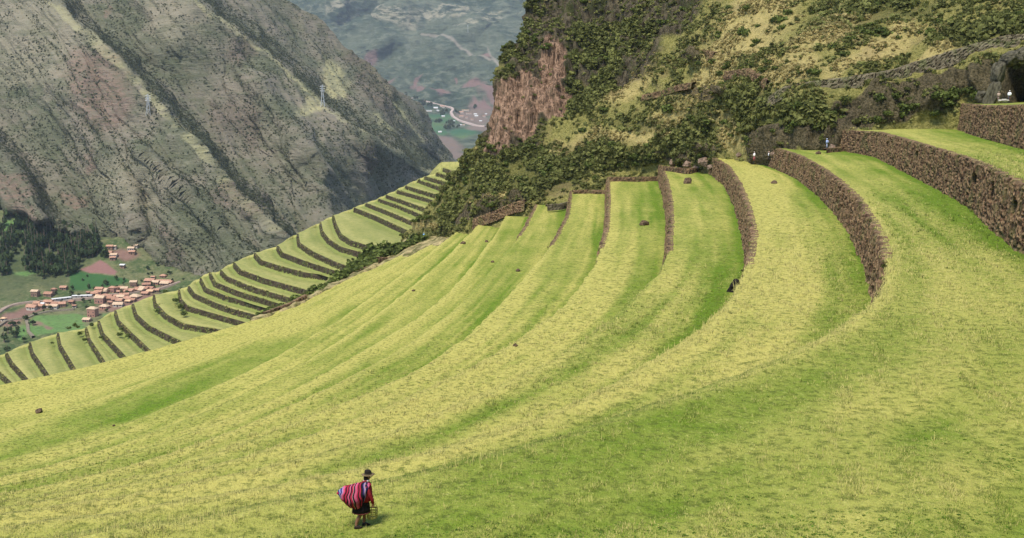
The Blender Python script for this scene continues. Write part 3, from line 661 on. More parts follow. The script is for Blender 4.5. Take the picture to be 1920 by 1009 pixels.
def sample_surface(P, n, weight, seed=3):
    r = np.random.default_rng(seed)
    a, b, c, d = P[:-1, :-1], P[:-1, 1:], P[1:, 1:], P[1:, :-1]
    area = np.linalg.norm(np.cross(c-a, d-b), axis=2)*.5*weight[:-1, :-1]; pr = (area/area.sum()).ravel()
    ix = r.choice(pr.size, n, p=pr); i, j = np.unravel_index(ix, area.shape)
    u, v = r.random((n, 1)), r.random((n, 1))
    return a[i, j]*(1-u)*(1-v)+b[i, j]*u*(1-v)+c[i, j]*u*v+d[i, j]*(1-u)*v, i, j
def mat_leaf(name, dark, light, straw, thr=.3):
    t = NT(name, .8); ti = t.attr('tint'); lf = t.attr('lf')
    col = t.mix(lf, dark, light); col = t.mix(t.ramp(ti, .5, .95), col, t.mix(lf, tuple(x*.6 for x in straw), straw))
    t.sock(t.b.inputs['Base Color'], col)
    tr = t.n('ShaderNodeBsdfTranslucent'); t.sock(tr.inputs[0], col); mx = t.n('ShaderNodeMixShader'); mx.inputs[0].default_value = thr
    out = t.t.nodes['Material Output']; t.l(t.b.outputs[0], mx.inputs[1]); t.l(tr.outputs[0], mx.inputs[2]); t.l(mx.outputs[0], out.inputs[0])
    return t.m
M_SCRUB = mat_leaf('scrub_leaf', (.018, .025, .006), (.29, .30, .09), (.50, .41, .17))
M_SHRUB = mat_leaf('shrub_leaf', (.014, .024, .006), (.19, .235, .055), (.2, .2, .06))
M_MSCRUB = mat_leaf('mountain_scrub_leaf', (.040, .050, .026), (.125, .135, .070), (.30, .27, .16))
M_TREE = mat_leaf('tree_leaf', (.014, .028, .012), (.085, .125, .042), (.13, .17, .05))
M_BARK = plain('bark', (.16, .12, .085), scale=20)

# scrub on the hillside
HPX, HPY = project(HP); HD_ = HP[..., 1]
inview = (HPY > -60)*(HPY < 470)*(HPX > 700)*(HPX < 1990)
# keep the part of the hillside that stands clear of the terraces
base_y = np.interp(HPX, [700,760,800,850,890,945,1003,1070,1140,1240,1345,1478,1597,1780,1920,2100], [470,452,446,440,428,412,394,368,345,330,312,292,262,212,200,200])
inview = inview*(HPY < base_y+2)
steep = np.clip(HA['cliff']*.55+HA['orange']*.90+HA['rock']*.6, 0, .97)
dens = inview*(1-steep)*(.55+.6*HA['dark']+.35*HA['dryg'])*(.10+1.3*sm(fbm(HP/9., 3), -.25, .25))/HD_**.5
pos, i_, j_ = sample_surface(HP, 15000, dens, 5)
protos = [leaf_proto(34, k, 5, .7, .30) for k in range(6)]
tint = np.clip(HA['dryg'][i_, j_]*.75-HA['dark'][i_, j_]*.38+rng.normal(.36, .28, len(pos)), 0, 1)
scl = rng.uniform(.45, 1.25, len(pos))*(1+.5*HA['dark'][i_, j_])*(1-.35*tint)
v, f, t_, lf = merge(protos, pos-up*.15, scl, tint, 2)
tag(link('hillside_scrub', raw('hillside_scrub', v, f, M_SCRUB, dict(tint=t_, lf=lf))), 'low olive scrub and straw tussocks covering the steep hillside', 'scrub', kind='stuff')
# single shrubs, one object each
shrub_meshes = []
for k in range(7):
    v, f, lf = leaf_proto(260, 40+k, 9, .8, .15); shrub_meshes.append(raw('shrub', v, f, M_SHRUB, dict(tint=np.full(len(v), rng.uniform(0, .35)), lf=lf)))
REG = [
 ('dark green rounded shrub in the thicket ', 'shrubs below the orange cliff', [(1060,285,130,26,'right below the orange cliff'),(1150,300,110,22,'just above the two narrow terrace heads'),(1000,330,90,30,'above the brown stone face at the cliff foot')], 62),
 ('dark shrub ', 'shrubs at the left foot of the cliff', [(870,320,40,50,'on the left edge of the cliff foot, against the valley'),(840,385,60,30,'above the path with the two walkers'),(900,340,60,40,'under the lowest point of the orange cliff'),(800,410,40,12,'beside the top steps of the lower terraces')], 48),
 ('dark bush on the shaded slope ', 'bushes behind the middle terraces', [(1290,260,60,36,'above the pinkish rubble'),(1390,215,50,50,'left of the dark rocky bank'),(1200,300,40,18,'above the wall closing the boulder lawn')], 32),
 ('green bush among straw grass ', 'bushes on the upper slope', [(1500,60,220,55,'in the middle of the upper slope'),(1750,50,160,45,'above the rising grey ruined wall'),(1400,40,100,40,'near the top of the upper slope, left part'),(1400,125,90,30,'around the crumbling reddish wall')], 58),
 ('dark bush on the rocky bank ', 'bushes on the rocky bank', [(1530,215,110,28,'under the long pale ruined wall'),(1660,200,80,26,'above the end of the highest wide lawn'),(1790,165,60,22,'left of the cave')], 26),
 ('dark bush clinging to the cliff ', 'bushes clinging to the cliff', [(960,70,40,60,'on its left outline above the orange rock'),(1110,120,40,90,'right of the orange rock'),(1190,60,50,50,'on the dark face far right of the orange rock'),(1020,60,50,50,'directly above the orange rock')], 34)]
def near_hill(x, y):
    d = np.hypot(HPX-x, HPY-y); k = d.argmin(); return np.unravel_index(k, d.shape)
for lab, grp, zones, n in REG:
    for k in range(n):
        z_ = zones[k % len(zones)]; x = rng.normal(z_[0], z_[2]*.6); y = rng.normal(z_[1], z_[3]*.6)
        i, j = near_hill(x, y)
        if abs(HPX[i, j]-x) > 12 or HPY[i, j] > base_y[i, j]-4: continue
        r_ = rng.uniform(.9, 2.0); p = HP[i, j]
        o = tag(link('shrub', shrub_meshes[rng.integers(7)], None, p-up*.3, rng.uniform(0, 6), (r_*rng.uniform(.9, 1.3), r_, r_*rng.uniform(.7, 1.05))), lab+z_[4], 'shrub', grp)
# the clear single bushes of the photograph
for x, y, r_, lab in [(1255,205,2.6,'large round dark green bush on the straw slope above the middle terraces'),(1302,222,1.8,'small round dark bush just right of the large round one'),(1395,62,2.6,'dark round bush high on the upper slope beside the pale straw patch'),
   (1462,40,2.6,'wide dark bush near the top of the upper slope'),(1622,62,1.9,'bright green bush in the middle of the upper slope'),(1640,226,1.9,'rounded bush at the rock foot above the end of the highest lawn'),
   (1778,180,2.2,'leafy green bush in front of the grey rock left of the cave'),(1755,212,1.7,'dark bush at the left end of the topmost terrace wall')]:
    i, j = near_hill(x, y); tag(link('shrub', shrub_meshes[rng.integers(7)], None, HP[i, j]-up*.4, rng.uniform(0, 6), r_), lab, 'shrub')
# bushes on the rim of the spur, between the near and the lower terraces
def rim(x, y, D): return at_y(x, y, D)
RIM = [(500+i*11+rng.uniform(-6, 6), 590-i*5.6+rng.uniform(-4, 6)) for i in range(27) for _ in (0, 1)]
for k, (x, y) in enumerate(RIM):
    big = 650 < x < 760; D = 190+(x-500)*.42
    D = np.interp(x, [480, 600, 700, 800], [236, 268, 304, 318])
    r_ = rng.uniform(2.2, 3.6)*(1.35 if big else 1)*D/300; p = rim(x, y+5, D)
    tag(link('shrub', shrub_meshes[rng.integers(7)], None, p-up*.15*r_, rng.uniform(0, 6), (r_*1.25, r_, r_*.9)), 'dense bush on the lawn rim '+('at its low left end by the brown stone edge' if x < 570 else 'between the stone edge and the squared wall' if x < 660 else 'in front of the tall clump' if x < 740 else 'just before the path with the two walkers'), 'shrub', 'bushes on the rim of the near lawn')
for x, y, r_ in [(700,462,4.6),(722,455,4.2),(684,475,4.2),(760,462,3.4),(745,470,3.4),(660,498,3.6),(672,486,3.6),(775,468,2.6),(640,510,3.2),(800,466,1.8),(712,476,3.6),(735,486,2.8),(620,525,2.6),(695,490,2.8)]:
    D = np.interp(x, [480, 600, 700, 800], [238, 274, 314, 328]); p = rim(x, y+10, D)
    tag(link('shrub', shrub_meshes[rng.integers(7)], None, p-up*.3*r_, rng.uniform(0, 6), (r_, r_, r_*1.15)), 'tall dark green bush in the clump beside the path of the two walkers', 'shrub', 'tall bushes in the clump beside the path')

# ground of the rim: the rough bank that carries these bushes and the path
def rim_surface():
    xs = np.linspace(470, 860, 70); P = []
    top = np.interp(xs, [470,520,560,600,650,700,740,770,800,830,860], [596,578,558,536,506,478,462,440,427,430,436])
    edge = np.interp(xs, [470,500,560,620,680,712,745,805,840,890], [602,592,568,540,511,495,484,463,450,432]); De = np.interp(edge, [430,450,463,484,495,511,540,568,592,602], [286,284,288,289,291,280,258,238,226,222])
    Dt = np.interp(xs, [470,600,700,800,860], [236,284,330,352,340])
    for k, q in enumerate([1.0, 1.0, .8, .55, .3, .1, .0]):
        p = at_y(xs, top*q+edge*(1-q), De*(1-q)+Dt*q)
        if k == 0: p = p+np.array([-8, 14, 0])
        if k == 6: p[:, 2] -= 1.6
        if k == 0: p[:, 2] -= 14
        p[:, 2] += pn(np.stack([xs/16., xs*0+k, xs*0], -1))*.7; P.append(p)
    P = np.array(P); F2 = []
    # subdivide rows
    Q = [P[0]]
    for a, b in zip(P[:-1], P[1:]):
        for q in (.25, .5, .75, 1): Q.append(a*(1-q)+b*q)
    P = np.array(Q); P += up*(fbm(P/2.5, 3)*.3)[..., None]
    t = NT('rough_bank', .95); c = t.coord(); n1 = t.noise(c, .35, 5, .7); n2 = t.noise(c, 1.4, 4, .7)
    col = t.mix(t.ramp(n1, .4, .6), (.10, .10, .03), (.42, .34, .16)); col = t.mix(t.ramp(n2, .55, .66, 0, .8), col, (.20, .12, .09))
    return tag(link('path_bank', raw('path_bank', P, auto_faces(P), t.done(col, n2, .4, .9), smooth=True)), kind='structure')
rim_surface()

# scrub on the mountain
MPX, MPY = project(MP)
mv = (MPX > -60)*(MPX < 900)*(MPY > -40)*(MPY < 560)
md = mv*(.35+.9*(fbm(MP/60., 3) > 0)+.9*(MA['gul']+MA['fold']*.6 < .5)+.9*MA['rock']+2.*MA['ravine']-.35*MA['bare'])*(1-.6*MA['ridge'])*(1-.5*MA['pink'])
pos, i_, j_ = sample_surface(MP, 60000, np.clip(md, .02, 9)/MP[..., 1], 9)
protos = [leaf_proto(9, 80+k, 3, .7, .5) for k in range(5)]
tint = np.clip(rng.normal(.22, .28, len(pos))+MA['ridge'][i_, j_]*.6+.3*MA['bare'][i_, j_], 0, 1); scl = rng.uniform(.8, 2.4, len(pos))
v, f, t_, lf = merge(protos, pos-up*.5, scl, tint, 4)
tag(link('mountain_scrub', raw('mountain_scrub', v, f, M_MSCRUB, dict(tint=t_, lf=lf))), 'sparse dark scrub speckled over the big left mountain', 'scrub', kind='stuff')

# trees of the wooded foot
def trunk_mesh(h=1., r=.02):
    V_, F_ = [], []
    for k, (z, rr) in enumerate([(-.1, 1.2), (.25, .9), (.6, .6), (.95, .25)]):
        for a in range(6): V_.append((math.cos(a*1.047)*r*rr+.01*k*k*.2, math.sin(a*1.047)*r*rr, z*h))
    for k in range(3):
        for a in range(6): F_.append((k*6+a, k*6+(a+1) % 6, (k+1)*6+(a+1) % 6, (k+1)*6+a))
    return raw('trunk', V_, F_, M_BARK)
TR = trunk_mesh(); crowns = []
for k in range(6):
    v, f, lf = leaf_proto(150, 120+k, 9, .8, .2); v = v*np.array([.2, .2, .46]); v[:, 2] += .26
    crowns.append(raw('crown', v, f, M_TREE, dict(tint=np.full(len(v), rng.uniform(.1, .6)), lf=lf)))
def tree(p, h, lab, grp, wide=1.):
    e = tag(empty('tree', p, rng.uniform(0, 6)), lab, 'tree', grp); e.scale = (h*wide, h*wide, h)
    link('trunk', TR, e); link('crown', crowns[rng.integers(6)], e)
woods = [(60,455,55,30,34,'in the upper middle of the wood'),(110,452,40,30,32,'at the upper right of the wood'),(150,468,32,26,32,'at the right end of the wood by the hamlet'),(20,440,26,36,12,'beside the bright field at the far left'),(95,505,45,20,22,'along the lower edge of the wood'),(10,480,14,50,14,'at the left edge of the picture in the wood'),(172,466,16,18,10,'at the tip of the wood nearest the hamlet'),(122,498,28,14,12,'right beside the ploughed field')]
def wood_ok(x, y): return not ((x-192)**2/46**2+(y-505)**2/15**2 < 1 or (x-185)**2/66**2+(y-530)**2/18**2 < 1 or x < -20 or y > 540)
spare = []
for x0, y0, rx, ry, n, where in woods:
    for k in range(n*2):
        x, y = x0+rng.normal()*rx*.6, y0+rng.normal()*ry*.55
        if not wood_ok(x, y): continue
        p = at_y(x, y, float(vd(np.array(x), np.array(y))))
        if k % 2: spare.append(p); continue
        slim = k % 4 == 0
        tree(p, rng.uniform(13, 25) if slim else rng.uniform(9, 16), ('tall slim dark tree ' if slim else 'broad dark tree ')+where, 'trees of the wood above the village', rng.uniform(.8, 1.2) if slim else rng.uniform(1.5, 2.2))
v, f, t_, lf = merge([leaf_proto(90, 620+k, 8, .9, .3) for k in range(4)], np.array(spare)+up*3, rng.uniform(3, 6.5, len(spare)), rng.uniform(0, .7, len(spare)), 12, rng.uniform(.9, 1.8, len(spare)))
tag(link('wood_undergrowth', raw('wood_undergrowth', v, f, M_TREE, dict(tint=t_, lf=lf))), 'dense lower foliage between the trees of the dark wood', 'undergrowth', kind='stuff')
for x0, x1, n, where in ((0, 90, 12, 'along the road west of the village houses'), (90, 180, 14, 'among the roadside houses of the village'), (180, 260, 14, 'between the clustered houses in the middle of the village'), (260, 345, 12, 'among the last houses at the right end of the village')):
    for k in range(n):
        x = rng.uniform(x0, x1); y = np.interp(x, [0, 60, 150, 330], [650, 590, 555, 520])+rng.normal()*13
        tree(at_y(x, y, float(vd(np.array(x), np.array(y)))), rng.uniform(4, 8), 'small round tree '+where, 'small trees in the village', rng.uniform(1.6, 2.4))
for x, y, h in [(15,625,9),(30,632,10),(8,640,10),(24,612,8),(62,610,7),(45,640,6),(205,612,4),(338,548,5),(300,580,5),(200,585,5)]:
    tree(at_y(x, y, float(vd(np.array(x), np.array(y)))), h, 'bushy tree beside the round field at the lower left', 'bushy trees at the lower left', 2.6)
# bushes on the walls of the lower terraces
for x, y, r_ in [(302,572,2.6),(296,580,2.2),(232,613,2.2),(224,624,1.8),(146,610,1.6),(150,622,2.),(158,634,1.6),(240,626,1.6),(36,663,1.5),(197,594,1.6),(330,560,2.4),(338,572,2.6),(345,585,2.4),(310,544,1.8),(130,612,1.8),(140,606,1.8),(190,630,1.5),(70,644,1.2),(98,640,1.2),(172,606,1.8)]:
    k = np.argmin([min(math.hypot(a-x, b-y) for a, b in L) for L in LOW]); p = at_z(x, y+3, lz[k]-1.)
    tag(link('shrub', shrub_meshes[rng.integers(7)], None, p-up*r_*.2, rng.uniform(0, 6), r_), 'small bush growing from a wall of the lower terraces', 'shrub', 'bushes on the walls of the lower terraces')

# plants rooted in the joints, on the edges and at the feet of the walls
def wall_plants(name, W, n, smin, smax, lab, mat):
    pp = []
    for (L, o, zb, n1) in W:
        m = max(4, int(n*n1/len(L)))
        i = rng.integers(2, max(3, n1-1), m); u = rng.random(m)**.6; f_ = fbm(L[i]/6., 3) > -.1; i, u = i[f_], u[f_]; k = rng.choice([0, 1, 2], len(i), p=[.45, .2, .35]); q = np.where(k == 0, .0, np.where(k == 1, u, 1.))
        p = L[i]+o[i]*(.1+.5*q)[:, None]; p[:, 2] = L[i][:, 2]*(1-q)+zb[i]*q; pp.append(p)
    pp = np.concatenate(pp); protos = [leaf_proto(24, 500+k, 4, .8, .34) for k in range(4)]
    v, f, t_, lf = merge(protos, pp-up*.05, rng.uniform(smin, smax, len(pp)), rng.uniform(0, 1, len(pp)), 8)
    tag(link(name, raw(name, v, f, mat, dict(tint=t_, lf=lf))), lab, 'wall plants', kind='stuff')
wall_plants('wall_plants', [(walls[k][0], walls[k][1], walls[k][2], int(NT_*walls[k][3])) for k in 'ABCDEFGH'], 420, .10, .32, 'small tufts and weeds rooted in and along the near stone walls', M_SCRUB)
wall_plants('far_wall_plants', [(L, o, zb, NL) for L, o, zb in LW], 260, .25, .75, 'weeds and straw tufts fringing the walls of the lower terraces', M_SCRUB)

# ------------------------------------------------------------ grass blades on the near lawn
LP = LAWN_V; lpx, lpy = project(LP)
front = (LP[..., 1] > 14)*(LP[..., 1] < 175)*(lpx > -60)*(lpx < 1980)*(lpy < 1080)*(lpy > 150)
Dg = np.maximum(LP[..., 1], 5)
rowi = np.arange(LAWN_NR)[:, None]*np.ones(NT_)
lip_rows = np.array(va_main)
def blades(n, seed, hmin, hmax, wmin, wmax, nb, power, extra=None, lean=.5, tb=.0):
    wgt = front*(1-sm(Dg, 55, 150))*Dg**-power*(1 if extra is None else extra)
    pos, i, j = sample_surface(LP, n, wgt, seed); r = np.random.default_rng(seed+1)
    ld = toneA[i, j]+r.normal(0, .26, n)+tb; D = pos[:, 1]
    m = n*nb; P = np.repeat(pos, nb, 0)+np.c_[r.normal(0, .09, (m, 2)), np.zeros(m)]
    grow = np.repeat(np.clip(D/45, .8, 2.2), nb); h = r.uniform(hmin, hmax, m)*grow; w_ = r.uniform(wmin, wmax, m)*grow
    a = r.uniform(0, 6.283, m); b = r.uniform(0, 6.283, m); ln = r.uniform(0, lean, m)*h
    side = np.c_[np.cos(a)*w_, np.sin(a)*w_, np.zeros(m)]; tip = P+np.c_[np.cos(b)*ln, np.sin(b)*ln, h]
    V_ = np.stack([P-side-up*.03, P+side-up*.03, tip], 1).reshape(-1, 3)
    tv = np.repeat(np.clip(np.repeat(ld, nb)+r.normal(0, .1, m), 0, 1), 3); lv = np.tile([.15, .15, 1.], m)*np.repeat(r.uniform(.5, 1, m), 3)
    return V_, np.arange(m*3).reshape(-1, 3), tv, lv
def mat_blade():
    t = NT('grass_blade', .7); col = t.mix(t.ramp(t.attr('tint'), .1, .9), (.125, .20, .018), (.56, .51, .17))
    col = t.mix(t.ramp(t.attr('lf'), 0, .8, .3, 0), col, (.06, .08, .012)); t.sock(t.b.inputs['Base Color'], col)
    ge = t.n('ShaderNodeNewGeometry'); vm = t.n('ShaderNodeVectorMath'); vm.operation = 'MULTIPLY_ADD'; t.l(ge.outputs['Normal'], vm.inputs[0]); vm.inputs[1].default_value = (.45, .45, .45); vm.inputs[2].default_value = (0, 0, .8)
    vn = t.n('ShaderNodeVectorMath'); vn.operation = 'NORMALIZE'; t.l(vm.outputs[0], vn.inputs[0]); t.l(vn.outputs[0], t.b.inputs['Normal'])   # shading normals turned skyward to brighten the blades, shape unchanged
    tr = t.n('ShaderNodeBsdfTranslucent'); t.sock(tr.inputs[0], col); mx = t.n('ShaderNodeMixShader'); mx.inputs[0].default_value = .12
    t.l(t.b.outputs[0], mx.inputs[1]); t.l(tr.outputs[0], mx.inputs[2]); t.l(mx.outputs[0], t.t.nodes['Material Output'].inputs[0]); return t.m
MB_ = mat_blade()
g1 = blades(110000, 21, .02, .07, .010, .022, 5, 1.55)
clump = np.clip(fbm(LP/1.1, 2)*2.2, 0, 3)**1.5+.02
g2 = blades(20000, 25, .05, .17, .010, .020, 6, 1.9, clump, 1.)
stalkz = blobs(lpx, lpy, [(1650,900,180,40,-5),(1300,940,260,24,-3),(760,930,200,40,-8),(1130,830,60,20),(300,960,200,26,-5),(1000,870,140,24,-8)], 20)*6*(Dg < 60)
liprow = stalkz+np.where((lip_rows > .88)[:, None], 5., .10)*(Dg < 90)
g3 = blades(4200, 29, .14, .40, .008, .013, 4, 1.2, liprow*np.clip(fbm(LP/3., 2)+.35, 0, 2), .5, .45)
V_ = np.concatenate([g[0] for g in (g1, g2, g3)]); F_ = np.arange(len(V_)).reshape(-1, 3)
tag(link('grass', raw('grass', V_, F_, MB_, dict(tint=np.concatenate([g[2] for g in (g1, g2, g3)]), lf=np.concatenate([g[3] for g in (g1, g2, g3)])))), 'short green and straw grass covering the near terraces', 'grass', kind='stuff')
# leafy weeds
wpos = []
for x, y, z, n, rx, ry in [(1100,1000,ZC,170,300,10),(1560,1000,ZC,150,220,12),(1500,975,ZC,60,120,10),(1880,860,ZC,60,50,18),(1130,818,ZC,10,18,10),(1900,494,ZC,8,8,4),(1760,975,ZC,60,120,20),(550,862,ZE,8,7,4),(1350,930,ZC,30,160,14),(1740,820,ZC,50,80,20)]:
    for k in range(n*7): wpos.append(on_lawn(x+rng.normal()*rx*.7, min(1060, y+rng.normal()*ry*.9), z))
wpos = np.array(wpos); protos = [leaf_proto(26, 300+k, 4, .5, .24) for k in range(4)]
v, f, t_, lf = merge(protos, wpos-up*.05, rng.uniform(.07, .19, len(wpos)), rng.uniform(0, .45, len(wpos)), 6, np.full(len(wpos), .6))
tag(link('weeds', raw('weeds', v, f, mat_leaf('weed_leaf', (.025, .065, .008), (.15, .28, .03), (.3, .3, .06)), dict(tint=t_, lf=lf))), 'dark leafy weeds spread through the nearest grass', 'weeds', kind='stuff')

# ------------------------------------------------------------ boulders
M_ROCK = plain('boulder_rock', (.10, .068, .04), .9, .6, 3., .05); M_ROCKP = plain('pale_rock', (.32, .30, .24), .9, .4, 3., .05)
def boulder(p, r, lab, cat='boulder', mat=None, seed=0, flat=.75, group=None):
    q = np.random.default_rng(seed+900); D = q.normal(size=(34, 3)); D /= np.linalg.norm(D, axis=1)[:, None]; D *= q.uniform(.78, 1.05, (34, 1))*np.array([1, .8, flat])*r
    bm = bmesh.new(); [bm.verts.new(d) for d in D]; h = bmesh.ops.convex_hull(bm, input=bm.verts); bmesh.ops.delete(bm, geom=[v for v in bm.verts if not v.link_faces], context='VERTS')
    bmesh.ops.triangulate(bm, faces=bm.faces); bmesh.ops.subdivide_edges(bm, edges=bm.edges, cuts=3, use_grid_fill=True)
    co = np.array([v.co for v in bm.verts]); n_ = fbm(co/r*1.7+seed, 3)*.13*r
    for v, a in zip(bm.verts, n_): v.co += v.co.normalized()*a
    me = bpy.data.meshes.new('boulder'); bm.to_mesh(me); bm.free(); me.materials.append(mat or M_ROCK)
    return tag(link('boulder', me, None, np.array(p)+up*r*.2, seed), lab, cat, group)
for x, y, z, r_, lab in [(1208,420,ZF,.95,'large dark brown boulder lying alone on the middle of a terrace lawn'),(1290,342,ZE,1.3,'grey pointed boulder on the far end of a terrace lawn'),(971,507,ZH+.2,.5,'small dark rock with a pale top, right of another small dark rock'),
   (924,490,ZI,.42,'small dark rock lying left of the pale-topped one'),(775,544,ZK,.38,'lone tiny dark rock on the lawn left of centre'),(912,452,ZK+.6,.62,'flat dark rock on the lawn below the seated walkers'),(868,455,ZL+1.2,.75,'dark low rock at the edge of the lawn near the scrub'),
   (966,647,ZG,.30,'tiny dark stone on a terrace edge in the middle of the lawn'),(74,771,ZL-3,.75,'dark rock lying on the lawn at the left edge of the picture'),(1452,342,ZD,.6,'small mossy rock on the curved lawn near its far end'),(1535,287,ZC,.6,'low dark rock on the highest wide lawn, near the far end'),
   (213,797,ZJ,.25,'small dark stone beside a bright green strip of grass')]:
    boulder(on_lawn(x, y+2, z), r_, lab, seed=len(bpy.data.objects) % 17)
i, j = near_hill(1893, 185); boulder(at_y(1882, 191, 182), 1.0, 'pale flat boulder on the topmost grass in front of the cave', mat=M_ROCKP, seed=3, flat=.35)
boulder(at_z(559, 532, -85)+up*.4, 1.9, 'rounded pale-topped rock at the end of a lower terrace wall', mat=M_ROCKP, seed=5, flat=.9)
M_GAP = plain('gap_shade_black', (.018, .015, .012), .95, .4, 4.)  # near-black lumps added to stand for the shade of the gap
for x, y, r_, lab in [(1373,547,.55,'black lump standing for the shade in the grass bank gap, lower one'),(1379,536,.45,'black lump standing for the shade in the grass bank gap, upper one')]:
    boulder(on_lawn(x, y, ZE), r_, lab, 'rock', M_GAP, 31, 1.2)
# rubble at the foot of the cliff, where the lawns end
for k, (x, y, r_) in enumerate([(1290,312,1.4),(1262,308,1.3),(1305,318,1.1),(1320,306,1.5),(1275,300,1.7),(1560,280,1.),(1450,290,.8),(1385,292,.8),(1332,315,1.)]):
    p = at_y(x, y, float(hd(np.array(x*1.), np.array(y*1.)))-3.5)
    boulder(p, r_, 'pinkish rubble rock at the foot of the cliff where the lawn ends', 'rock', plain('rubble_rock', (.20, .14, .10), .9, .5, 3.), k, .8, 'rubble rocks at the foot of the cliff')
# cave: leaning rock pillar on the left of the dark opening
M_CAVE = plain('cave_rock', (.075, .068, .045), .95, .6, 2.2, .1)
for k, (x, y, D, r_, sc_, lab) in enumerate([(1860,184,191,1.5,(.9,.9,2.2),'tall grey rock pillar on the left of the cave mouth'),(1872,142,193,1.7,(1.1,1,1.5),'upper grey rock block leaning over the cave mouth'),(1893,116,194,1.9,(1.5,1,.8),'grey rock slab over the middle of the cave mouth'),(1925,106,194,2.2,(1.5,1,.8),'dark rock slab over the right of the cave mouth'),(1840,184,193,1.3,(1.2,1,.9),'low dark rock left of the cave pillar')]):
    o = boulder(at_y(x, y, D), r_, lab, 'rock', M_CAVE, 20+k, 1.); o.scale = sc_; o.rotation_euler = (.1*k, .25, k)

# ------------------------------------------------------------ ruined walls on the hillside
def hill_wall(top, h, lab, cell=.6, mat=M_STONE2, dd=1.6, grp=None, th=.8, bottom=None):
    T = []
    for n_, (x, y) in enumerate(top):
        i, j = near_hill(x, y+4); p = at_y(x, y, HP[i, j, 1]-dd); T.append(p)
    P = cr(np.array(T), max(20, len(T)*12), .03); d = np.gradient(P[:, :2], axis=0); d /= np.linalg.norm(d, axis=1)[:, None]
    o = np.stack([d[:, 1], -d[:, 0], np.zeros(len(P))], 1)
    if (o[:, 1].mean() > 0): o = -o
    return tag(link('ruined_wall', stone_strip('ruined_wall', P, o, P[:, 2]-h, mat, cell=cell, step=.2, batter=.3, depth=.22, thick=th, cap=.0, maxn=1000)), lab, 'ruined wall', grp)
hill_wall([(1441,182),(1471,162),(1522,152),(1596,143),(1640,136)], 2.1, 'long pale ruined stone wall above the dark rocky bank', .75)
hill_wall([(1641,137),(1683,129),(1717,116),(1764,101),(1811,86),(1849,76),(1882,66),(1960,60)], 2.6, 'rising grey ruined wall climbing to the upper right corner', .8)
hill_wall([(1304,97),(1322,94),(1340,98)], 2.6, 'small square brown ruin high on the straw slope', .5, M_STONE)
hill_wall([(1205,178),(1240,170),(1275,158),(1300,154)], 1.3, 'low broken brown wall across the straw slope', .5, M_STONE)
hill_wall([(1360,134),(1400,128),(1440,150)], 1.6, 'crumbling reddish wall left of the long pale ruined wall', .5, M_STONE)
hill_wall([(985,374),(960,380),(930,394),(888,410)], 2.6, 'brown stone face under the small yellow terrace at the cliff foot', .6, M_STONE, 2.2)
def low_wall(pts, z, h, lab, th=.5, mat=M_STONE2, cell=.5):
    P = cr(np.array([at_z(x, y, z+h) for x, y in pts]), 30, .02); d = np.gradient(P[:, :2], axis=0); d /= np.linalg.norm(d, axis=1)[:, None]
    o = np.stack([d[:, 1], -d[:, 0], np.zeros(len(P))], 1); o = -o if o[:, 1].mean() > 0 else o
    tag(link('low_stone_wall', stone_strip('low_stone_wall', P, o, P[:, 2]-h, mat, cell=cell, step=.2, batter=.12, depth=.12, thick=th, cap=0, maxn=300)), lab, 'low stone wall')
low_wall([(1142,332),(1190,332),(1238,331)], ZF, 1.1, 'low retaining wall closing the far end of the lawn with the boulder', mat=M_STONE)
low_wall([(1074,357),(1105,356),(1137,357)], ZG, .9, 'low wall closing the far end of the narrow lawn right of the seated walkers', mat=M_STONE)
low_wall([(1025,384),(1050,382),(1068,378)], ZH+.6, 1.2, 'pale broken wall edge behind the lawn beside the seated walkers')
low_wall([(1244,311),(1290,317),(1348,306)], ZE, 1.1, 'wall of reddish stones closing the far end of the lawn with the pointed rock', mat=M_STONE)
low_wall([(1405,297),(1440,299),(1470,294)], ZD+.1, .7, 'low stone parapet where the two walkers in white stand', mat=M_STONE)
low_wall([(1548,279),(1575,276),(1600,272)], ZC+.1, .7, 'short stone parapet beside the walker in blue', mat=M_STONE)
def rim_wall(pts, D, h, lab):
    P = cr(np.array([at_y(x, y, d) for (x, y), d in zip(pts, D)]), 26, .02); d = np.gradient(P[:, :2], axis=0); d /= np.linalg.norm(d, axis=1)[:, None]
    o = np.stack([d[:, 1], -d[:, 0], np.zeros(len(P))], 1); o = -o if o[:, 1].mean() > 0 else o
    tag(link('low_stone_wall', stone_strip('low_stone_wall', P, o, P[:, 2]-h, M_STONE, cell=.5, step=.2, batter=.12, depth=.15, thick=.6, cap=0, maxn=300)), lab, 'low stone wall')
rim_wall([(708,482),(730,483),(752,480),(770,474)], [297,300,303,306], 2.6, 'squared dark stone wall on the rim below the tall bushes')
rim_wall([(765,472),(780,466),(800,458),(812,452)], [304,306,309,312], 1.4, 'low stone wall stepping up the rim towards the two walkers')
rim_wall([(664,511),(680,504),(700,496)], [286,291,296], 1.6, 'low reddish stone edge on the rim left of the squared wall')
rim_wall([(497,586),(520,577),(545,568),(575,552)], [231,236,241,247], 1.5, 'low brown stone edge at the left end of the rim')

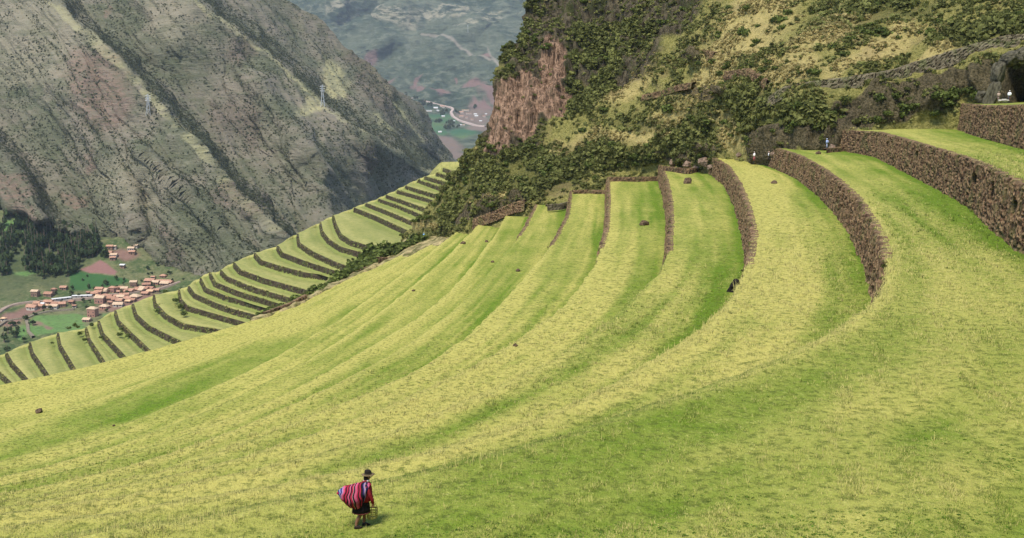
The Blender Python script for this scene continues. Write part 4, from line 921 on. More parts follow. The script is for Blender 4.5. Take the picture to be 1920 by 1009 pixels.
# ------------------------------------------------------------ village
M_ROOFS = [plain('roof_tile_terracotta', (.40, .225, .15), .8, .4, 1.5), plain('roof_tile_pale', (.50, .36, .24), .8, .25, 1.5), plain('roof_tile_brown', (.33, .18, .12), .8, .3, 1.5), plain('roof_metal', (.62, .62, .60), .5, .1, 1.), plain('roof_tile_orange', (.58, .37, .22), .8, .25, 1.5)]
M_WALLS = [plain('adobe_wall', (.24, .15, .105), .9, .25, 1.), plain('plaster_wall', (.46, .40, .33), .9, .15, 1.), plain('brick_wall', (.36, .19, .14), .9, .25, 2.)]
M_DARK = plain('dark_opening', (.03, .03, .035), .5, .1)
def boxm(name, x0, x1, y0, y1, z0, z1, mat):
    V_ = [(x, y, z) for z in (z0, z1) for y in (y0, y1) for x in (x0, x1)]
    return raw(name, V_, [(0, 2, 3, 1), (4, 5, 7, 6), (0, 1, 5, 4), (2, 6, 7, 3), (0, 4, 6, 2), (1, 3, 7, 5)], mat)
def house(p, w_, d, h, rz, roof, wall, lab, grp, hip=False, flat=False, small=False, name='house', cat='house'):
    e = tag(empty(name, p, rz), lab, cat, grp); a, b = w_/2, d/2
    V_ = [(-a, -b, -2), (a, -b, -2), (a, b, -2), (-a, b, -2), (-a, -b, h), (a, -b, h), (a, b, h), (-a, b, h)]
    link('wall', raw('wall', V_, [(0, 1, 5, 4), (1, 2, 6, 5), (2, 3, 7, 6), (3, 0, 4, 7), (4, 5, 6, 7)], M_WALLS[wall]), e)
    r_, ov = (.25 if flat else .30)*d*(.3 if flat else 1), .5; x, y = a+ov, b+ov; rx = 0 if not hip else b*.9; t_ = .22
    gable = [(-x, -y, h-.05), (x, -y, h-.05), (x, y, h-.05), (-x, y, h-.05), (-x+rx, 0, h+r_), (x-rx, 0, h+r_)]
    V2 = gable+[(q[0], q[1], q[2]+t_) for q in gable]
    F2 = [(6, 7, 11, 10), (8, 9, 10, 11), (0, 3, 2, 1)]; F2 += [(0, 1, 7, 6), (2, 3, 9, 8)]
    me = bpy.data.meshes.new('roof'); me.from_pydata(V2, [], F2+[(7, 8, 11), (9, 6, 10), (1, 2, 8, 7), (3, 0, 6, 9)]); me.materials.append(M_ROOFS[roof]); link('roof', me, e)
    if small: return e
    link('door', boxm('door', -.5, .5, -b-.06, -b+.05, 0, 2.1, M_DARK), e)
    for fz in ([1.] if h < 4.5 else [1., 3.9]):
        for fx in (-.6, .6): link('window', boxm('window', fx*a-.5, fx*a+.5, -b-.06, -b+.05, fz, fz+1.1, M_DARK), e)
    return e
def z8(x, y): return x/5.044, 500+y/5.044
def z3(x, y): return x/5.647, 400+y/5.647
VG = [ # zoom x, y, width(px in zoom), roof, wall, storeys, label
 (337,275,80,1,0,2,'tall brown house with a pale yellow roof, apart at the left of the village'),(465,275,95,2,0,1,'long low brown house between the yellow-roofed one and the wood'),(512,232,52,2,0,1,'small brown-roofed house against the dark trees'),(605,215,72,0,0,1,'salmon-roofed house at the left corner of the green field'),
 (310,400,110,0,1,1,'long low house with a salmon roof beside the road'),(400,372,60,3,1,1,'white flat-roofed house beside the salmon-roofed long one'),(440,385,60,4,1,1,'house with a small pale roof in the roadside row'),(512,392,84,1,1,1,'cream-roofed house at the right of the roadside row'),
 (945,250,84,0,0,2,'two-storey salmon-roofed house at the near corner of the green field'),(1003,245,42,3,1,1,'small white-roofed house in the top row'),(1070,240,76,0,2,2,'brick house with a salmon roof in the middle of the top row'),(1146,215,56,0,0,1,'small salmon-roofed house touching the field edge'),
 (1210,240,60,2,0,1,'low brown house behind the top row'),(1266,185,72,1,0,2,'tall house with a cream roof at the right of the field'),(1298,222,52,2,2,1,'small brick house beneath the cream-roofed tall one'),(1340,215,58,2,0,1,'brown-roofed house right of the small brick one'),
 (1420,150,104,0,0,1,'wide salmon-roofed house near the dark gully'),(1450,115,40,0,1,1,'small pink house behind the wide salmon-roofed one'),(1545,105,66,0,0,1,'house with a red roof, rearmost on the right'),(1566,175,100,1,0,1,'long cream-roofed house by the street at the right end'),
 (950,335,104,1,2,2,'large brick house with a broad cream roof in the middle of the village'),(925,290,34,4,0,1,'tiny orange-roofed hut behind the large brick house'),(1048,320,60,2,0,1,'brown house right of the large brick house'),(1115,300,78,0,0,1,'salmon-roofed house above the street centre'),
 (1146,328,46,1,0,1,'small pale-roofed house under the salmon-roofed one'),(1196,305,50,2,0,1,'brown-roofed house facing the street bend'),(1282,300,112,1,0,1,'broad hip-roofed house with a pale roof on the street'),(1378,270,74,0,0,1,'salmon-roofed house between street and lower terraces'),
 (1425,250,70,4,0,1,'orange-roofed house right of the hip-roofed one'),(1480,240,64,0,0,1,'last small salmon house before the street leaves'),(990,395,92,1,2,1,'cream-roofed house in front of the large brick house'),(1048,355,52,2,0,1,'dark brown shed-like house in the front row'),
 (1120,375,104,1,1,1,'wide pale-roofed house in the front row'),(1215,345,58,4,0,1,'small orange-roofed house at the end of the front row'),(880,470,100,1,2,3,'three-storey striped house with a cream roof, nearest to the lower terraces'),(826,520,84,1,0,1,'low cream-roofed house below the three-storey one'),
 (680,350,60,2,0,1,'brown roadside house half hidden by trees'),(706,388,40,2,1,1,'tiny brown house below the long white shed'),(35,510,52,4,1,1,'orange-roofed house at the far left edge beside the bushy trees'),(840,262,44,2,0,1,'small brown house right of the long white sheds')]
for k, (x, y, wz, rf, wl, st, lab) in enumerate(VG):
    fx, fy = z8(x, y); D = float(vd(np.array(fx), np.array(fy))); p = at_y(fx, fy, D); w_ = wz/5.044*D/F*.86
    house(p-up*.2, w_, min(w_*.75, 8), 2.3+2.2*(st-1) if st < 3 else 7.4, rng.uniform(-.35, .15)-.1, rf, wl, lab, 'houses of the village', hip=(k % 4 == 2 or k == 26))
for where, x0, y0, x1, y1, n in (('along the street in the middle of the village', 900, 300, 1260, 330, 12), ('in the top row under the green field', 900, 262, 1420, 205, 10), ('beside the road west of the village', 240, 395, 620, 372, 6), ('at the right end of the village', 1300, 235, 1620, 150, 8)):
    for k in range(n):
        q = (k+.5)/n; fx, fy = z8(x0+(x1-x0)*q+rng.normal()*9, y0+(y1-y0)*q+rng.normal()*16); D = float(vd(np.array(fx), np.array(fy)))
        house(at_y(fx, fy, D)-up*.2, rng.uniform(5, 8), rng.uniform(4, 6), rng.uniform(2, 3), rng.uniform(-.5, .5), int(rng.choice([0, 2, 0, 1])), int(rng.choice([0, 0, 2])), 'small low outbuilding with a tiled roof '+where, 'small outbuildings of the village')
for k, (x, y, wz, rf, lab) in enumerate([(1165,372,80,0,'terracotta-roofed house, rearmost of the hamlet beside the ploughed field'),(1215,372,50,1,'small pale house right of the rearmost hamlet house'),(1150,438,100,0,'wide terracotta house in the middle of the hamlet'),(1205,462,92,1,'house with a bright cream roof in the hamlet'),(1195,492,70,0,'lowest red-roofed house of the hamlet'),
   (1392,392,84,1,'pale house at the right end of the hamlet'),(1400,430,80,0,'pink house below the pale one at the right of the hamlet'),(1440,362,60,1,'rear pale wall-like house at the right of the hamlet'),(865,370,52,4,'small orange-roofed house inside the wood'),(1300,572,60,3,'small white shed right of the ploughed field')]):
    fx, fy = z3(x, y); D = float(vd(np.array(fx), np.array(fy))); p = at_y(fx, fy, D); w_ = wz/5.647*D/F*.8
    house(p-up*.2, w_, min(w_*.7, 7), 2.6, rng.uniform(-.3, .3), rf, 1 if rf == 1 else 0, lab, 'houses of the upper hamlet')
for (x0, y0), (x1, y1), lab in [((495,330),(668,302),'long narrow shed with a white metal roof, left of the pair'),((690,298),(870,284),'long narrow shed with a white metal roof, right of the pair')]:
    a = at_y(*z8(x0, y0), float(vd(*map(np.array, z8(x0, y0))))); b = at_y(*z8(x1, y1), float(vd(*map(np.array, z8(x1, y1))))); c = (a+b)/2
    house(c-up*.2, float(np.linalg.norm(b-a)), 4.5, 2.2, math.atan2(b[1]-a[1], b[0]-a[0]), 3, 1, lab, None, flat=True, name='shed', cat='shed')
M_ROAD = plain('dirt_road', (.27, .205, .16), .95, .15, .3); M_PALEW = plain('pale_wall_stone', (.20, .17, .12), .9, .3, 1.)
def ribbon(name, pts, width, dfn, mat, lift=.35, n=120, **kw):
    P = cr(np.array([at_y(x, y, float(dfn(np.array(float(x)), np.array(float(y))))) for x, y in pts]), n, .02)
    d = np.gradient(P[:, :2], axis=0); d /= np.linalg.norm(d, axis=1)[:, None]; s_ = np.stack([d[:, 1], -d[:, 0], d[:, 0]*0], 1)*width/2
    G = np.stack([P-s_*1.3-up*1.5, P-s_+up*lift, P+up*(lift+.05), P+s_+up*lift, P+s_*1.3-up*1.5], 0)
    return tag(link(name, raw(name, G, auto_faces(G), mat)), **kw)
ribbon('road', [z8(*q) for q in ((-120,520),(0,430),(60,390),(150,358),(300,338),(450,330),(560,345),(690,318),(880,300),(1000,275),(1180,262),(1240,252),(1330,240),(1500,215),(1700,150))], 4.5, vd, M_ROAD, 1.3, kind='structure')
ribbon('path', [z8(*q) for q in ((-60,600),(60,520),(180,500),(260,490),(330,462),(450,430),(560,415),(700,410))], 2.4, vd, M_PALEW, 1.3, kind='structure')
ribbon('path', [z8(*q) for q in ((250,505),(262,560),(268,620),(315,668))], 2.5, vd, M_PALEW, 1.3, kind='structure')

# power pylons
M_STEEL = plain('galvanised_steel', (.55, .56, .55), .5, .1)
def pylon(p, h, lab):
    V_, F_ = [], []
    def bar(a, b, r_=.22):
        a, b = Vector(a), Vector(b); d = (b-a).normalized(); u = d.cross(Vector((.3, .9, .2))).normalized()*r_; w2 = d.cross(u); n = len(V_)
        for q in (a, b):
            for s1, s2 in ((1, 0), (-.5, .87), (-.5, -.87)): V_.append(tuple(q+u*s1+w2*s2))
        for k in range(3): F_.append((n+k, n+(k+1) % 3, n+3+(k+1) % 3, n+3+k))
    lv = [(0, 2.6), (h*.3, 1.8), (h*.6, 1.1), (h*.8, .7), (h, .25)]
    for (z0, r0), (z1, r1) in zip(lv[:-1], lv[1:]):
        c0 = [(r0, r0, z0), (-r0, r0, z0), (-r0, -r0, z0), (r0, -r0, z0)]; c1 = [(r1, r1, z1), (-r1, r1, z1), (-r1, -r1, z1), (r1, -r1, z1)]
        for k in range(4): bar(c0[k], c1[k]); bar(c0[k], c1[(k+1) % 4], .12); bar(c1[k], c1[(k+1) % 4], .12)
    e = tag(empty('power_pylon', p), lab, 'pylon'); link('lattice_mast', raw('lattice_mast', V_, F_, M_STEEL), e)
    for z in (.72, .82, .92):
        V_, F_ = [], []; bar((-3.4, 0, h*z), (3.4, 0, h*z)); bar((-3.4, 0, h*z), (0, 0, h*z+1.4), .12); bar((3.4, 0, h*z), (0, 0, h*z+1.4), .12)
        link('cross_arm', raw('cross_arm', V_, F_, M_STEEL), e)
def near_m(x, y):
    d = np.hypot(MPX-x, MPY-y); return MP[np.unravel_index(d.argmin(), d.shape)]
pylon(near_m(278, 216)-up, 25, 'pale lattice pylon on the ridge in the middle of the big mountain')
pylon(near_m(605, 200)-up, 30, 'pale lattice pylon on the right shoulder of the big mountain')
FPX, FPY = project(FP); d = np.hypot(FPX-877, FPY-60); pylon(FP[np.unravel_index(d.argmin(), d.shape)]-up, 40, 'distant pylon high on the blue far range')

# ------------------------------------------------------------ far valley
def z4(x, y): return 740+x/7.205, 160+y/7.205
def fpt(x, y):
    d = np.hypot(FPX-x, FPY-y); return FP[np.unravel_index(d.argmin(), d.shape)]
for x, y, wz, rf, lab in [(450,352,108,3,'long white-roofed shed on the far valley floor'),(560,308,62,3,'white building left of the far road'),(578,352,36,3,'small white block beside the long far shed'),(656,425,50,3,'white house among the far green fields'),(965,345,104,4,'long yellow building beside the far road'),
   (905,378,70,0,'pinkish building in front of the far yellow one'),(1000,392,84,0,'low salmon building right of the far road bend'),(1085,398,50,3,'white-roofed house right of the far salmon building'),(1110,425,50,3,'pale house in the far right cluster'),(1200,425,46,2,'brown house in the far right cluster'),
   (1160,492,40,3,'white house at the lower right of the far cluster'),(1240,398,30,3,'tiny white house at the right edge of the far cluster'),(905,430,60,0,'pink-walled yard house below the far road bend'),(800,500,36,3,'tiny white house among the dark far trees'),(890,548,40,3,'white house below the far road'),
   (935,545,34,1,'cream house below the far road'),(620,637,52,3,'small white building among the lower far fields'),(650,300,70,0,'salmon house by the upper far road'),(1050,470,44,2,'dark-roofed house in the far right cluster'),(980,450,40,2,'small dark house near the far yellow building')]:
    fx, fy = z4(x, y); p = fpt(fx, fy); w_ = wz/7.205*p[1]/F*.9
    house(p-up, w_, min(w_*.6, 16), 4.5, rng.uniform(-.25, .1), rf, 1, lab, 'buildings of the far valley', small=True, flat=w_ > 20)
def ffn(x, y): return fpt(float(x), float(y))[1]
ribbon('far_road', [z4(*q) for q in ((240,180),(380,205),(520,245),(660,280),(770,305),(790,335),(760,372),(790,430),(870,480),(1000,520),(1100,548),(1230,560))], 10, ffn, plain('far_road_dust', (.42, .33, .28), .95, .1, .02), 4, kind='structure')
for x, y, n, rx, ry in [(650,380,8,30,22),(600,490,6,30,20),(740,510,12,40,25),(710,575,8,36,14),(840,565,5,50,10),(825,345,2,5,5),(290,170,3,12,10),(180,125,10,70,14),(380,245,10,60,16),(480,262,6,40,10),(480,500,3,18,4),(560,480,2,12,3),(1090,300,4,20,14),(860,370,3,24,10),(700,340,3,12,10),(60,100,8,60,10)]:
    for k in range(n):
        fx, fy = z4(x+rng.normal()*rx*.6, y+rng.normal()*ry*.6); tree(fpt(fx, fy+1.5)-up*2, rng.uniform(15, 27), 'dark tree on the floor of the far valley '+('left of the far road' if fx < 845 and fy > 198 else 'along the top of the far road' if fx < 845 else 'right of the far road'), 'trees of the far valley', rng.uniform(1.3, 2.2))

# ------------------------------------------------------------ people
SKIN = plain('skin', (.26, .13, .08), .6, .1); HAIR = plain('black_hair', (.012, .010, .010), .5, .2)
def skin(name, nodes, edges, mat, parent, sub=2, root=0):
    me = bpy.data.meshes.new(name); me.from_pydata([n[:3] for n in nodes], edges, [])
    o = bpy.data.objects.new(name, me); COL.objects.link(o); m = o.modifiers.new('s', 'SKIN'); m.use_smooth_shade = True
    for v, n in zip(me.skin_vertices[0].data, nodes): v.radius = (n[3], n[4] if len(n) > 4 else n[3])
    me.skin_vertices[0].data[root].use_root = True
    s_ = o.modifiers.new('u', 'SUBSURF'); s_.levels = s_.render_levels = sub
    bpy.context.view_layer.update(); dg = bpy.context.evaluated_depsgraph_get()
    nm = bpy.data.meshes.new_from_object(o.evaluated_get(dg)); bpy.data.objects.remove(o); bpy.data.meshes.remove(me)
    nm.name = name; nm.materials.clear(); nm.materials.append(mat)
    for p in nm.polygons: p.use_smooth = True
    return link(name, nm, parent)
def rings(name, R_, mat, parent, n=28, wav=None, close=True, smooth=True):
    "R_: list of (cx, cy, cz, rx, ry) rings stacked into one closed surface"
    V_ = []; a = np.linspace(0, 2*math.pi, n, endpoint=False)
    for k, (cx, cy, cz, rx, ry) in enumerate(R_):
        w_ = 1 if wav is None else wav(a, k/(len(R_)-1))
        V_.append(np.stack([cx+rx*np.cos(a)*w_, cy+ry*np.sin(a)*w_, np.full(n, cz)], 1))
    V_ = np.concatenate(V_); m = len(R_); F_ = [(k*n+i, k*n+(i+1) % n, (k+1)*n+(i+1) % n, (k+1)*n+i) for k in range(m-1) for i in range(n)]
    me = bpy.data.meshes.new(name); V2 = V_.tolist()
    F2 = list(F_)+([tuple(range(n))[::-1], tuple(range((m-1)*n, m*n))] if close else [])
    me.from_pydata(V2, [], F2); me.materials.append(mat)
    for p in me.polygons: p.use_smooth = smooth and len(p.vertices) == 4
    return link(name, me, parent)
# the woman with the bundle; local +X is her walking direction, z up, feet at the origin
wp = on_lawn(679, 988, ZC)
e = tag(empty('person', wp+up*.0, R(12)), 'person in a dark brimmed hat and red shawl walking bent under a big striped bundle', 'person')
# body: one continuous figure, pelvis root
N_ = [(-.02, 0, .80, .15, .13), (.03, 0, 1.0, .13, .12), (.09, 0, 1.18, .14, .12), (.15, 0, 1.30, .055), (.185, 0, 1.36, .06), (.195, 0, 1.43, .088, .08), (.195, 0, 1.50, .06),
      (.10, -.15, 1.22, .055), (.19, -.19, 1.0, .045), (.27, -.17, .78, .035), (.29, -.16, .68, .03),
      (.10, .15, 1.22, .055), (.17, .19, 1.0, .045), (.26, .16, .82, .035), (.29, .14, .74, .03),
      (.0, -.09, .72, .09), (-.02, -.09, .42, .058), (-.13, -.09, .24, .055), (-.17, -.09, .07, .036), (-.10, -.09, .035, .036), (-.03, -.09, .03, .028),
      (.0, .09, .72, .09), (.07, .09, .42, .058), (.07, .09, .24, .052), (.055, .09, .07, .036), (.13, .09, .035, .036), (.19, .09, .03, .028)]
E_ = [(0, 1), (1, 2), (2, 3), (3, 4), (4, 5), (5, 6), (2, 7), (7, 8), (8, 9), (9, 10), (2, 11), (11, 12), (12, 13), (13, 14), (0, 15), (15, 16), (16, 17), (17, 18), (18, 19), (19, 20), (0, 21), (21, 22), (22, 23), (23, 24), (24, 25), (25, 26)]
# fingers and thumb, both hands
for hx, hy, hz, sgn, src in ((.29, -.16, .68, -1, 10), (.29, .14, .74, 1, 14)):
    for q, (dx, ln) in enumerate([(-.03, .06), (-.01, .075), (.012, .072), (.032, .058)]):
        b = len(N_); N_ += [(hx+dx*.8, hy+.01*sgn, hz-.03, .010), (hx+dx, hy+.012*sgn, hz-.03-ln*.55, .009), (hx+dx, hy-.012*sgn, hz-.03-ln, .008)]; E_ += [(src, b), (b, b+1), (b+1, b+2)]
    b = len(N_); N_ += [(hx+.045, hy-.02*sgn, hz-.01, .011), (hx+.055, hy-.03*sgn, hz-.045, .009)]; E_ += [(src, b), (b, b+1)]
body = skin('body', N_, E_, SKIN, e)
# face: nose, eyes, mouth on the side she looks towards
rings('nose', [(.285, 0, 1.405, .014, .012), (.29, 0, 1.42, .012, .010), (.278, 0, 1.445, .006, .006)], SKIN, e, 8)
for sy in (-1, 1):
    rings('eye', [(.262, .032*sy, 1.442, .008, .012), (.268, .032*sy, 1.448, .009, .013), (.262, .032*sy, 1.455, .007, .011)], HAIR, e, 8)
    rings('ear', [(.19, .083*sy, 1.40, .014, .008), (.19, .088*sy, 1.43, .02, .011), (.19, .083*sy, 1.455, .012, .008)], SKIN, e, 8)
rings('mouth', [(.27, 0, 1.383, .008, .022), (.273, 0, 1.388, .008, .024), (.27, 0, 1.393, .006, .02)], plain('lips', (.22, .07, .06), .6), e, 8)
rings('hair', [(.13, 0, 1.24, .05, .06), (.135, 0, 1.32, .065, .075), (.155, 0, 1.40, .088, .092), (.175, 0, 1.46, .098, .094), (.185, 0, 1.51, .07, .07)], HAIR, e, 20)
for sy in (-1, 1): rings('braid', [(.07, .05*sy, 1.0, .012, .012), (.08, .06*sy, 1.1, .02, .018), (.10, .06*sy, 1.2, .022, .02), (.13, .06*sy, 1.3, .025, .022)], HAIR, e, 10)
HATD = plain('dark_felt', (.016, .013, .010), .85, .2, 30); HATB = plain('tan_brim_edge', (.16, .115, .06), .85, .2, 30)
hat = rings('hat', [(.19, 0, 1.475, .10, .098), (.19, 0, 1.52, .098, .094), (.185, 0, 1.575, .088, .084), (.18, 0, 1.60, .07, .066), (.18, 0, 1.588, .03, .028)], HATD, e, 28)
rings('brim', [(.195, 0, 1.470, .165, .155), (.195, 0, 1.478, .17, .16), (.195, 0, 1.488, .10, .098)], HATB, hat, 32, lambda a, q: 1+.03*np.cos(2*a))
rings('hat_band', [(.19, 0, 1.488, .103, .100), (.19, 0, 1.515, .102, .098)], plain('hat_band_cloth', (.10, .08, .05), .8), hat, 28)
REDC = plain('red_wool', (.26, .018, .028), .9, .35, 25, .01); BLK = plain('black_skirt_wool', (.016, .013, .014), .95, .5, 25)
fold = lambda a, q: 1+.05*np.sin(9*a+2*q)*(1-q)+.02*np.sin(17*a)
rings('shawl', [(.06, 0, .78, .24, .25), (.07, 0, .95, .225, .245), (.085, 0, 1.10, .20, .235), (.11, 0, 1.22, .15, .19), (.14, 0, 1.29, .085, .10), (.15, 0, 1.32, .07, .075)], REDC, e, 32, fold)
rings('collar', [(.145, 0, 1.30, .088, .10), (.15, 0, 1.325, .082, .092), (.155, 0, 1.345, .07, .078)], plain('white_collar', (.75, .70, .66), .8), e, 24)
rings('skirt', [(-.015, 0, .44, .24, .23), (-.01, 0, .56, .235, .225), (0, 0, .72, .20, .20), (.02, 0, .88, .16, .165), (.03, 0, .95, .13, .14)], BLK, e, 36, lambda a, q: 1+.06*np.sin(12*a)*(1-q))
rings('skirt_hem', [(-.015, 0, .43, .243, .233), (-.015, 0, .455, .243, .233)], plain('hem_ribbon', (.22, .06, .05), .9), e, 36, lambda a, q: 1+.06*np.sin(12*a))
for side in (-1, 1):
    rings('sleeve', [(.29, -.16 if side < 0 else .14, .71 if side < 0 else .77, .04, .04), (.27, .17*side, .82, .05, .05), (.19, .20*side, 1.0, .065, .06), (.11, .17*side, 1.2, .075, .07), (.09, .12*side, 1.25, .06, .05)], REDC, e, 16)
SHO = plain('dark_shoe_leather', (.03, .022, .018), .6)
for sx, sy in ((-.11, -.09), (.115, .09)):
    rings('shoe', [(sx, sy, 0, .115, .048), (sx, sy, .025, .118, .05), (sx-.02, sy, .055, .085, .046), (sx-.05, sy, .09, .05, .044)], SHO, e, 20)
# the bundle: a striped carrying cloth, swollen at the back and drawn to the shoulders
def mat_stripe():
    t = NT('striped_carrying_cloth', .9); st = t.attr('stripe'); r = t.n('ShaderNodeValToRGB'); t.l(st, r.inputs[0]); cr_ = r.color_ramp; cr_.interpolation = 'CONSTANT'
    RD, PK, BK, NV, LL, WT, BL = (.33, .02, .05), (.46, .09, .17), (.014, .009, .012), (.014, .016, .085), (.28, .18, .34), (.42, .32, .31), (.035, .09, .29)
    seq = [(0, RD), (.03, NV), (.06, BL), (.085, WT), (.10, BL), (.125, NV), (.15, LL), (.18, PK), (.225, RD), (.25, BK), (.28, RD), (.315, BK), (.34, PK), (.375, BK), (.40, RD), (.435, WT), (.445, BK), (.475, PK), (.52, RD), (.55, BK), (.575, RD), (.61, BK), (.655, NV), (.69, LL), (.725, WT), (.74, NV), (.775, BK), (.80, NV), (.83, PK), (.90, RD)]
    cr_.elements[0].position = 0; cr_.elements[0].color = (*seq[0][1], 1); cr_.elements[1].position = 1; cr_.elements[1].color = (*RD, 1)
    for p, c in seq[1:]: el = cr_.elements.new(p); el.color = (*c, 1)
    return t.done(r.outputs[0], t.noise(t.coord(), 40, 3), .01, .5)
def bundle():
    nu, nv = 56, 36; u = np.linspace(0, 2*math.pi, nu, endpoint=False); v = np.linspace(0, 1, nv)
    rowsb = []; stp = []
    # axis runs from the tied tip (left) to the shoulders (right)
    ax = np.array([(-.64, 0, 1.02), (-.58, 0, 1.01), (-.46, 0, .98), (-.30, 0, .94), (-.14, 0, .93), (0., 0, .96), (.10, 0, 1.02), (.17, 0, 1.12), (.20, 0, 1.20)])
    rz_ = np.array([.02, .13, .23, .32, .36, .33, .26, .14, .03]); ry_ = np.array([.02, .13, .22, .27, .28, .25, .20, .12, .03])
    tt = np.linspace(0, 1, len(ax))
    for q in v:
        c = np.array([np.interp(q, tt, ax[:, k]) for k in range(3)]); a_, b_ = np.interp(q, tt, rz_), np.interp(q, tt, ry_)
        f_ = 1+.035*np.sin(5*u+9*q)+.05*np.sin(26*q+np.cos(u)*2.5)*sm(q, 0, .1)*.6
        P = np.stack([c[0]+.10*np.sin(u)*(q-.3)+0*u, c[1]-.10+b_*np.cos(u)*f_, c[2]+a_*np.sin(u)*f_], 1); rowsb.append(P)
        stp.append(np.clip(q+.035*np.sin(u*2+q*5)+.05*np.sin(u)*(q-.5)+.01*np.sin(7*u), 0, 1))
    V_ = np.concatenate(rowsb); F_ = [(k*nu+i, k*nu+(i+1) % nu, (k+1)*nu+(i+1) % nu, (k+1)*nu+i) for k in range(nv-1) for i in range(nu)]
    return raw('cloth', V_, F_, mat_stripe(), dict(stripe=np.concatenate(stp)), smooth=True)
be = tag(empty('carrying_bundle', wp, R(12)), 'large bundle of pink, red, black and blue striped cloth on the walking person\'s back', 'bundle')
link('cloth', bundle(), be)
skin('tie_strap', [(-.36, -.12, 1.20, .045, .03), (-.18, -.10, 1.24, .035, .025), (-.02, -.08, 1.28, .035, .025), (.12, -.08, 1.33, .035, .02), (.21, -.03, 1.30, .03, .02)], [(0, 1), (1, 2), (2, 3), (3, 4)], plain('strap_cloth', (.20, .03, .04), .9, .3, 20), be, 1)
skin('knot', [(-.40, -.12, 1.17, .03), (-.36, -.13, 1.22, .045), (-.32, -.12, 1.25, .025)], [(0, 1), (1, 2)], REDC, be, 1)
# the yellow slatted basket she holds
ba = tag(empty('basket', on_lawn(698, 984, ZC), R(12)), 'yellow slatted basket held low in the walking person\'s hand', 'basket'); YEL = plain('yellow_cane', (.42, .37, .11), .8, .2, 20)
for z in (.22, .29, .36, .43):
    k = .13+.03*(z-.2)/.25; rings('slat', [(0, 0, z, k, k*.8), (0, 0, z+.035, k+.004, k*.8+.004)], YEL, ba, 20, None, False)
rings('bottom', [(0, 0, .19, .12, .10), (0, 0, .21, .125, .10)], YEL, ba, 20)
for k in range(8):
    a = k*math.pi/4; x, y = math.cos(a)*.135, math.sin(a)*.11; rings('rib', [(x, y, .19, .009, .009), (x*1.2, y*1.2, .48, .009, .009)], YEL, ba, 6)
skin('handle', [(-.15, 0, .46, .010), (-.10, 0, .60, .010), (0, 0, .66, .010), (.10, 0, .60, .010), (.15, 0, .46, .010)], [(0, 1), (1, 2), (2, 3), (3, 4)], YEL, ba, 1)

def walker(p, rz, shirt, legs, hat_, lab, h=1.68, stride=.12, bag=None, group=None):
    e = tag(empty('person', p, rz), lab, 'person', group); k = h/1.7; e.scale = (k, k, k)
    skin('body', [(0, 0, .92, .15, .11), (0, 0, 1.15, .13, .10), (0, 0, 1.38, .15, .10), (0, 0, 1.50, .05), (.01, 0, 1.58, .085, .075), (.01, 0, 1.68, .055),
      (0, -.2, 1.38, .05), (.04, -.24, 1.12, .04), (.14, -.22, .9, .03), (0, .2, 1.38, .05), (-.05, .24, 1.12, .04), (.02, .24, .88, .03),
      (0, -.1, .85, .09), (stride*.6, -.1, .48, .06), (stride, -.1, .06, .04), (stride+.14, -.1, .03, .03), (0, .1, .85, .09), (0, .1, .48, .06), (-stride, .1, .06, .04), (-stride+.14, .1, .03, .03)],
      [(0, 1), (1, 2), (2, 3), (3, 4), (4, 5), (2, 6), (6, 7), (7, 8), (2, 9), (9, 10), (10, 11), (0, 12), (12, 13), (13, 14), (14, 15), (0, 16), (16, 17), (17, 18), (18, 19)], SKIN, e, 1)
    ms, ml, mh = plain('jacket_cloth', shirt, .9, .15, 10), plain('trouser_cloth', legs, .9, .15, 10), plain('hat_cloth', hat_, .9, .15, 10)
    rings('jacket', [(0, 0, .88, .19, .23), (0, 0, 1.1, .17, .22), (0, 0, 1.33, .18, .24), (0, 0, 1.45, .11, .15), (0, 0, 1.49, .06, .07)], ms, e, 16)
    for s_, hx in ((-1, .14), (1, .02)): rings('sleeve', [(hx*.8, .23*s_, .97, .055, .055), (hx*.3, .245*s_, 1.14, .065, .065), (0, .21*s_, 1.36, .08, .075), (0, .15*s_, 1.43, .06, .06)], ms, e, 10)
    for s_, q in ((-1, stride), (1, -stride)): rings('trouser_leg', [(q, .1*s_, .08, .07, .065), (q*.6, .1*s_, .48, .085, .08), (0, .09*s_, .9, .11, .11)], ml, e, 12)
    rings('hat', [(.02, 0, 1.66, .15, .14), (.02, 0, 1.675, .15, .14), (.01, 0, 1.68, .09, .085), (.01, 0, 1.76, .07, .065)], mh, e, 16)
    if bag: rings('backpack', [(-.22, 0, 1.02, .09, .14), (-.24, 0, 1.15, .12, .16), (-.22, 0, 1.38, .10, .14), (-.2, 0, 1.44, .05, .08)], plain('backpack_cloth', bag, .8), e, 14)
    return e
walker(at_y(783.5, 446.5, 331), R(-60), (.38, .10, .06), (.05, .05, .06), (.08, .05, .04), 'person in a rust-red jacket on the path beyond the near lawn, left of the pair')
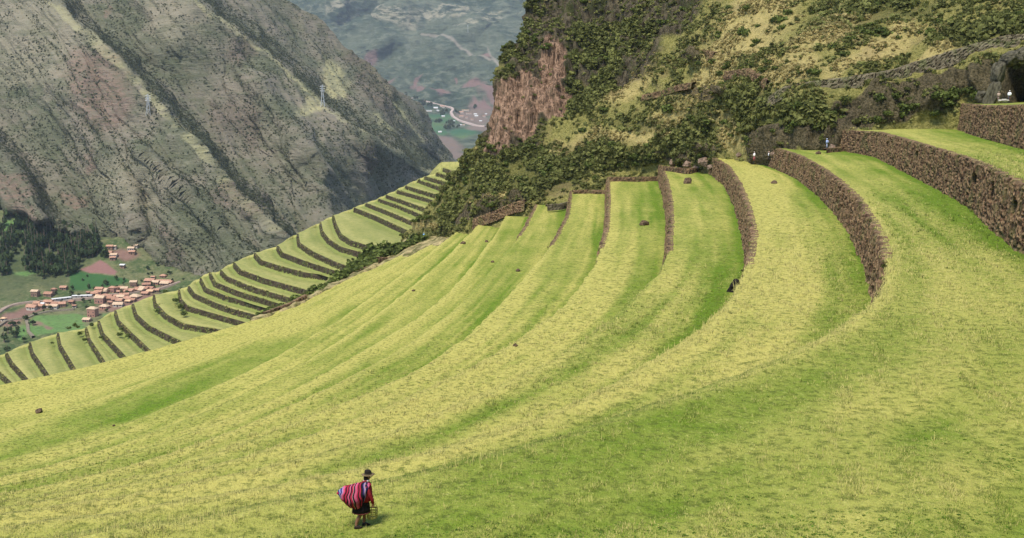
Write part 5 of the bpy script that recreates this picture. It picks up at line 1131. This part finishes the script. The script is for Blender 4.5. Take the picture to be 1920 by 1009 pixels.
walker(at_y(795, 447, 330), R(-100), (.22, .45, .75), (.10, .22, .42), (.45, .62, .8), 'person in light blue on the path beyond the near lawn, right of the pair')
walker(at_y(1414, 301.5, 214), R(200), (.80, .74, .72), (.45, .12, .14), (.7, .6, .58), 'person in a white top and red trousers at the parapet, left of the two')
walker(at_y(1441.5, 301, 213), R(170), (.75, .74, .75), (.05, .05, .06), (.65, .42, .38), 'person in white with a pink hat at the parapet, right of the two')
walker(at_y(1550, 278.5, 194), R(150), (.36, .46, .72), (.32, .35, .48), (.5, .6, .8), 'person in a pale blue jacket standing under the dark rocky bank', bag=(.3, .3, .4))
walker(at_y(1892, 189.5, 186), R(240), (.85, .85, .85), (.06, .06, .08), (.75, .74, .7), 'person in a bright white shirt and hat in front of the cave')
walker(at_y(1872, 190, 187), R(80), (.40, .30, .24), (.25, .18, .15), (.35, .27, .2), 'person in brown beside the rock pillar of the cave', h=1.6)
walker(at_z(984, 397, ZI+.3), R(30), (.55, .56, .55), (.05, .05, .06), (.12, .12, .12), 'person in grey and black at the foot of the scrub, right of another', h=1.5)
walker(at_z(973, 399, ZI+.3), R(60), (.10, .10, .10), (.05, .05, .05), (.6, .6, .6), 'person in dark clothes with a pale hat at the foot of the scrub', h=1.25)

# ------------------------------------------------------------ air
hz = bpy.data.materials.new('haze_air'); hz.use_nodes = True; t_ = hz.node_tree; t_.nodes.clear()
ho = t_.nodes.new('ShaderNodeOutputMaterial'); hv = t_.nodes.new('ShaderNodeVolumePrincipled'); hv.inputs['Color'].default_value = (.78, .87, 1, 1); hv.inputs['Density'].default_value = 4.4e-5
hv.inputs['Anisotropy'].default_value = .2
t_.links.new(hv.outputs[0], ho.inputs['Volume'])
allv = np.concatenate([m_.reshape(-1, 3) for m_ in (FP, MP, HP, VP, LAWN_V)])
lo, hi = allv.min(0)-[600, 400, 500], allv.max(0)+[1500, 2500, 900]
tag(link('haze', boxm('haze', lo[0], hi[0], lo[1], hi[1], lo[2], hi[2], hz)), 'thin blue air filling the valley towards the far range', 'haze', kind='stuff')
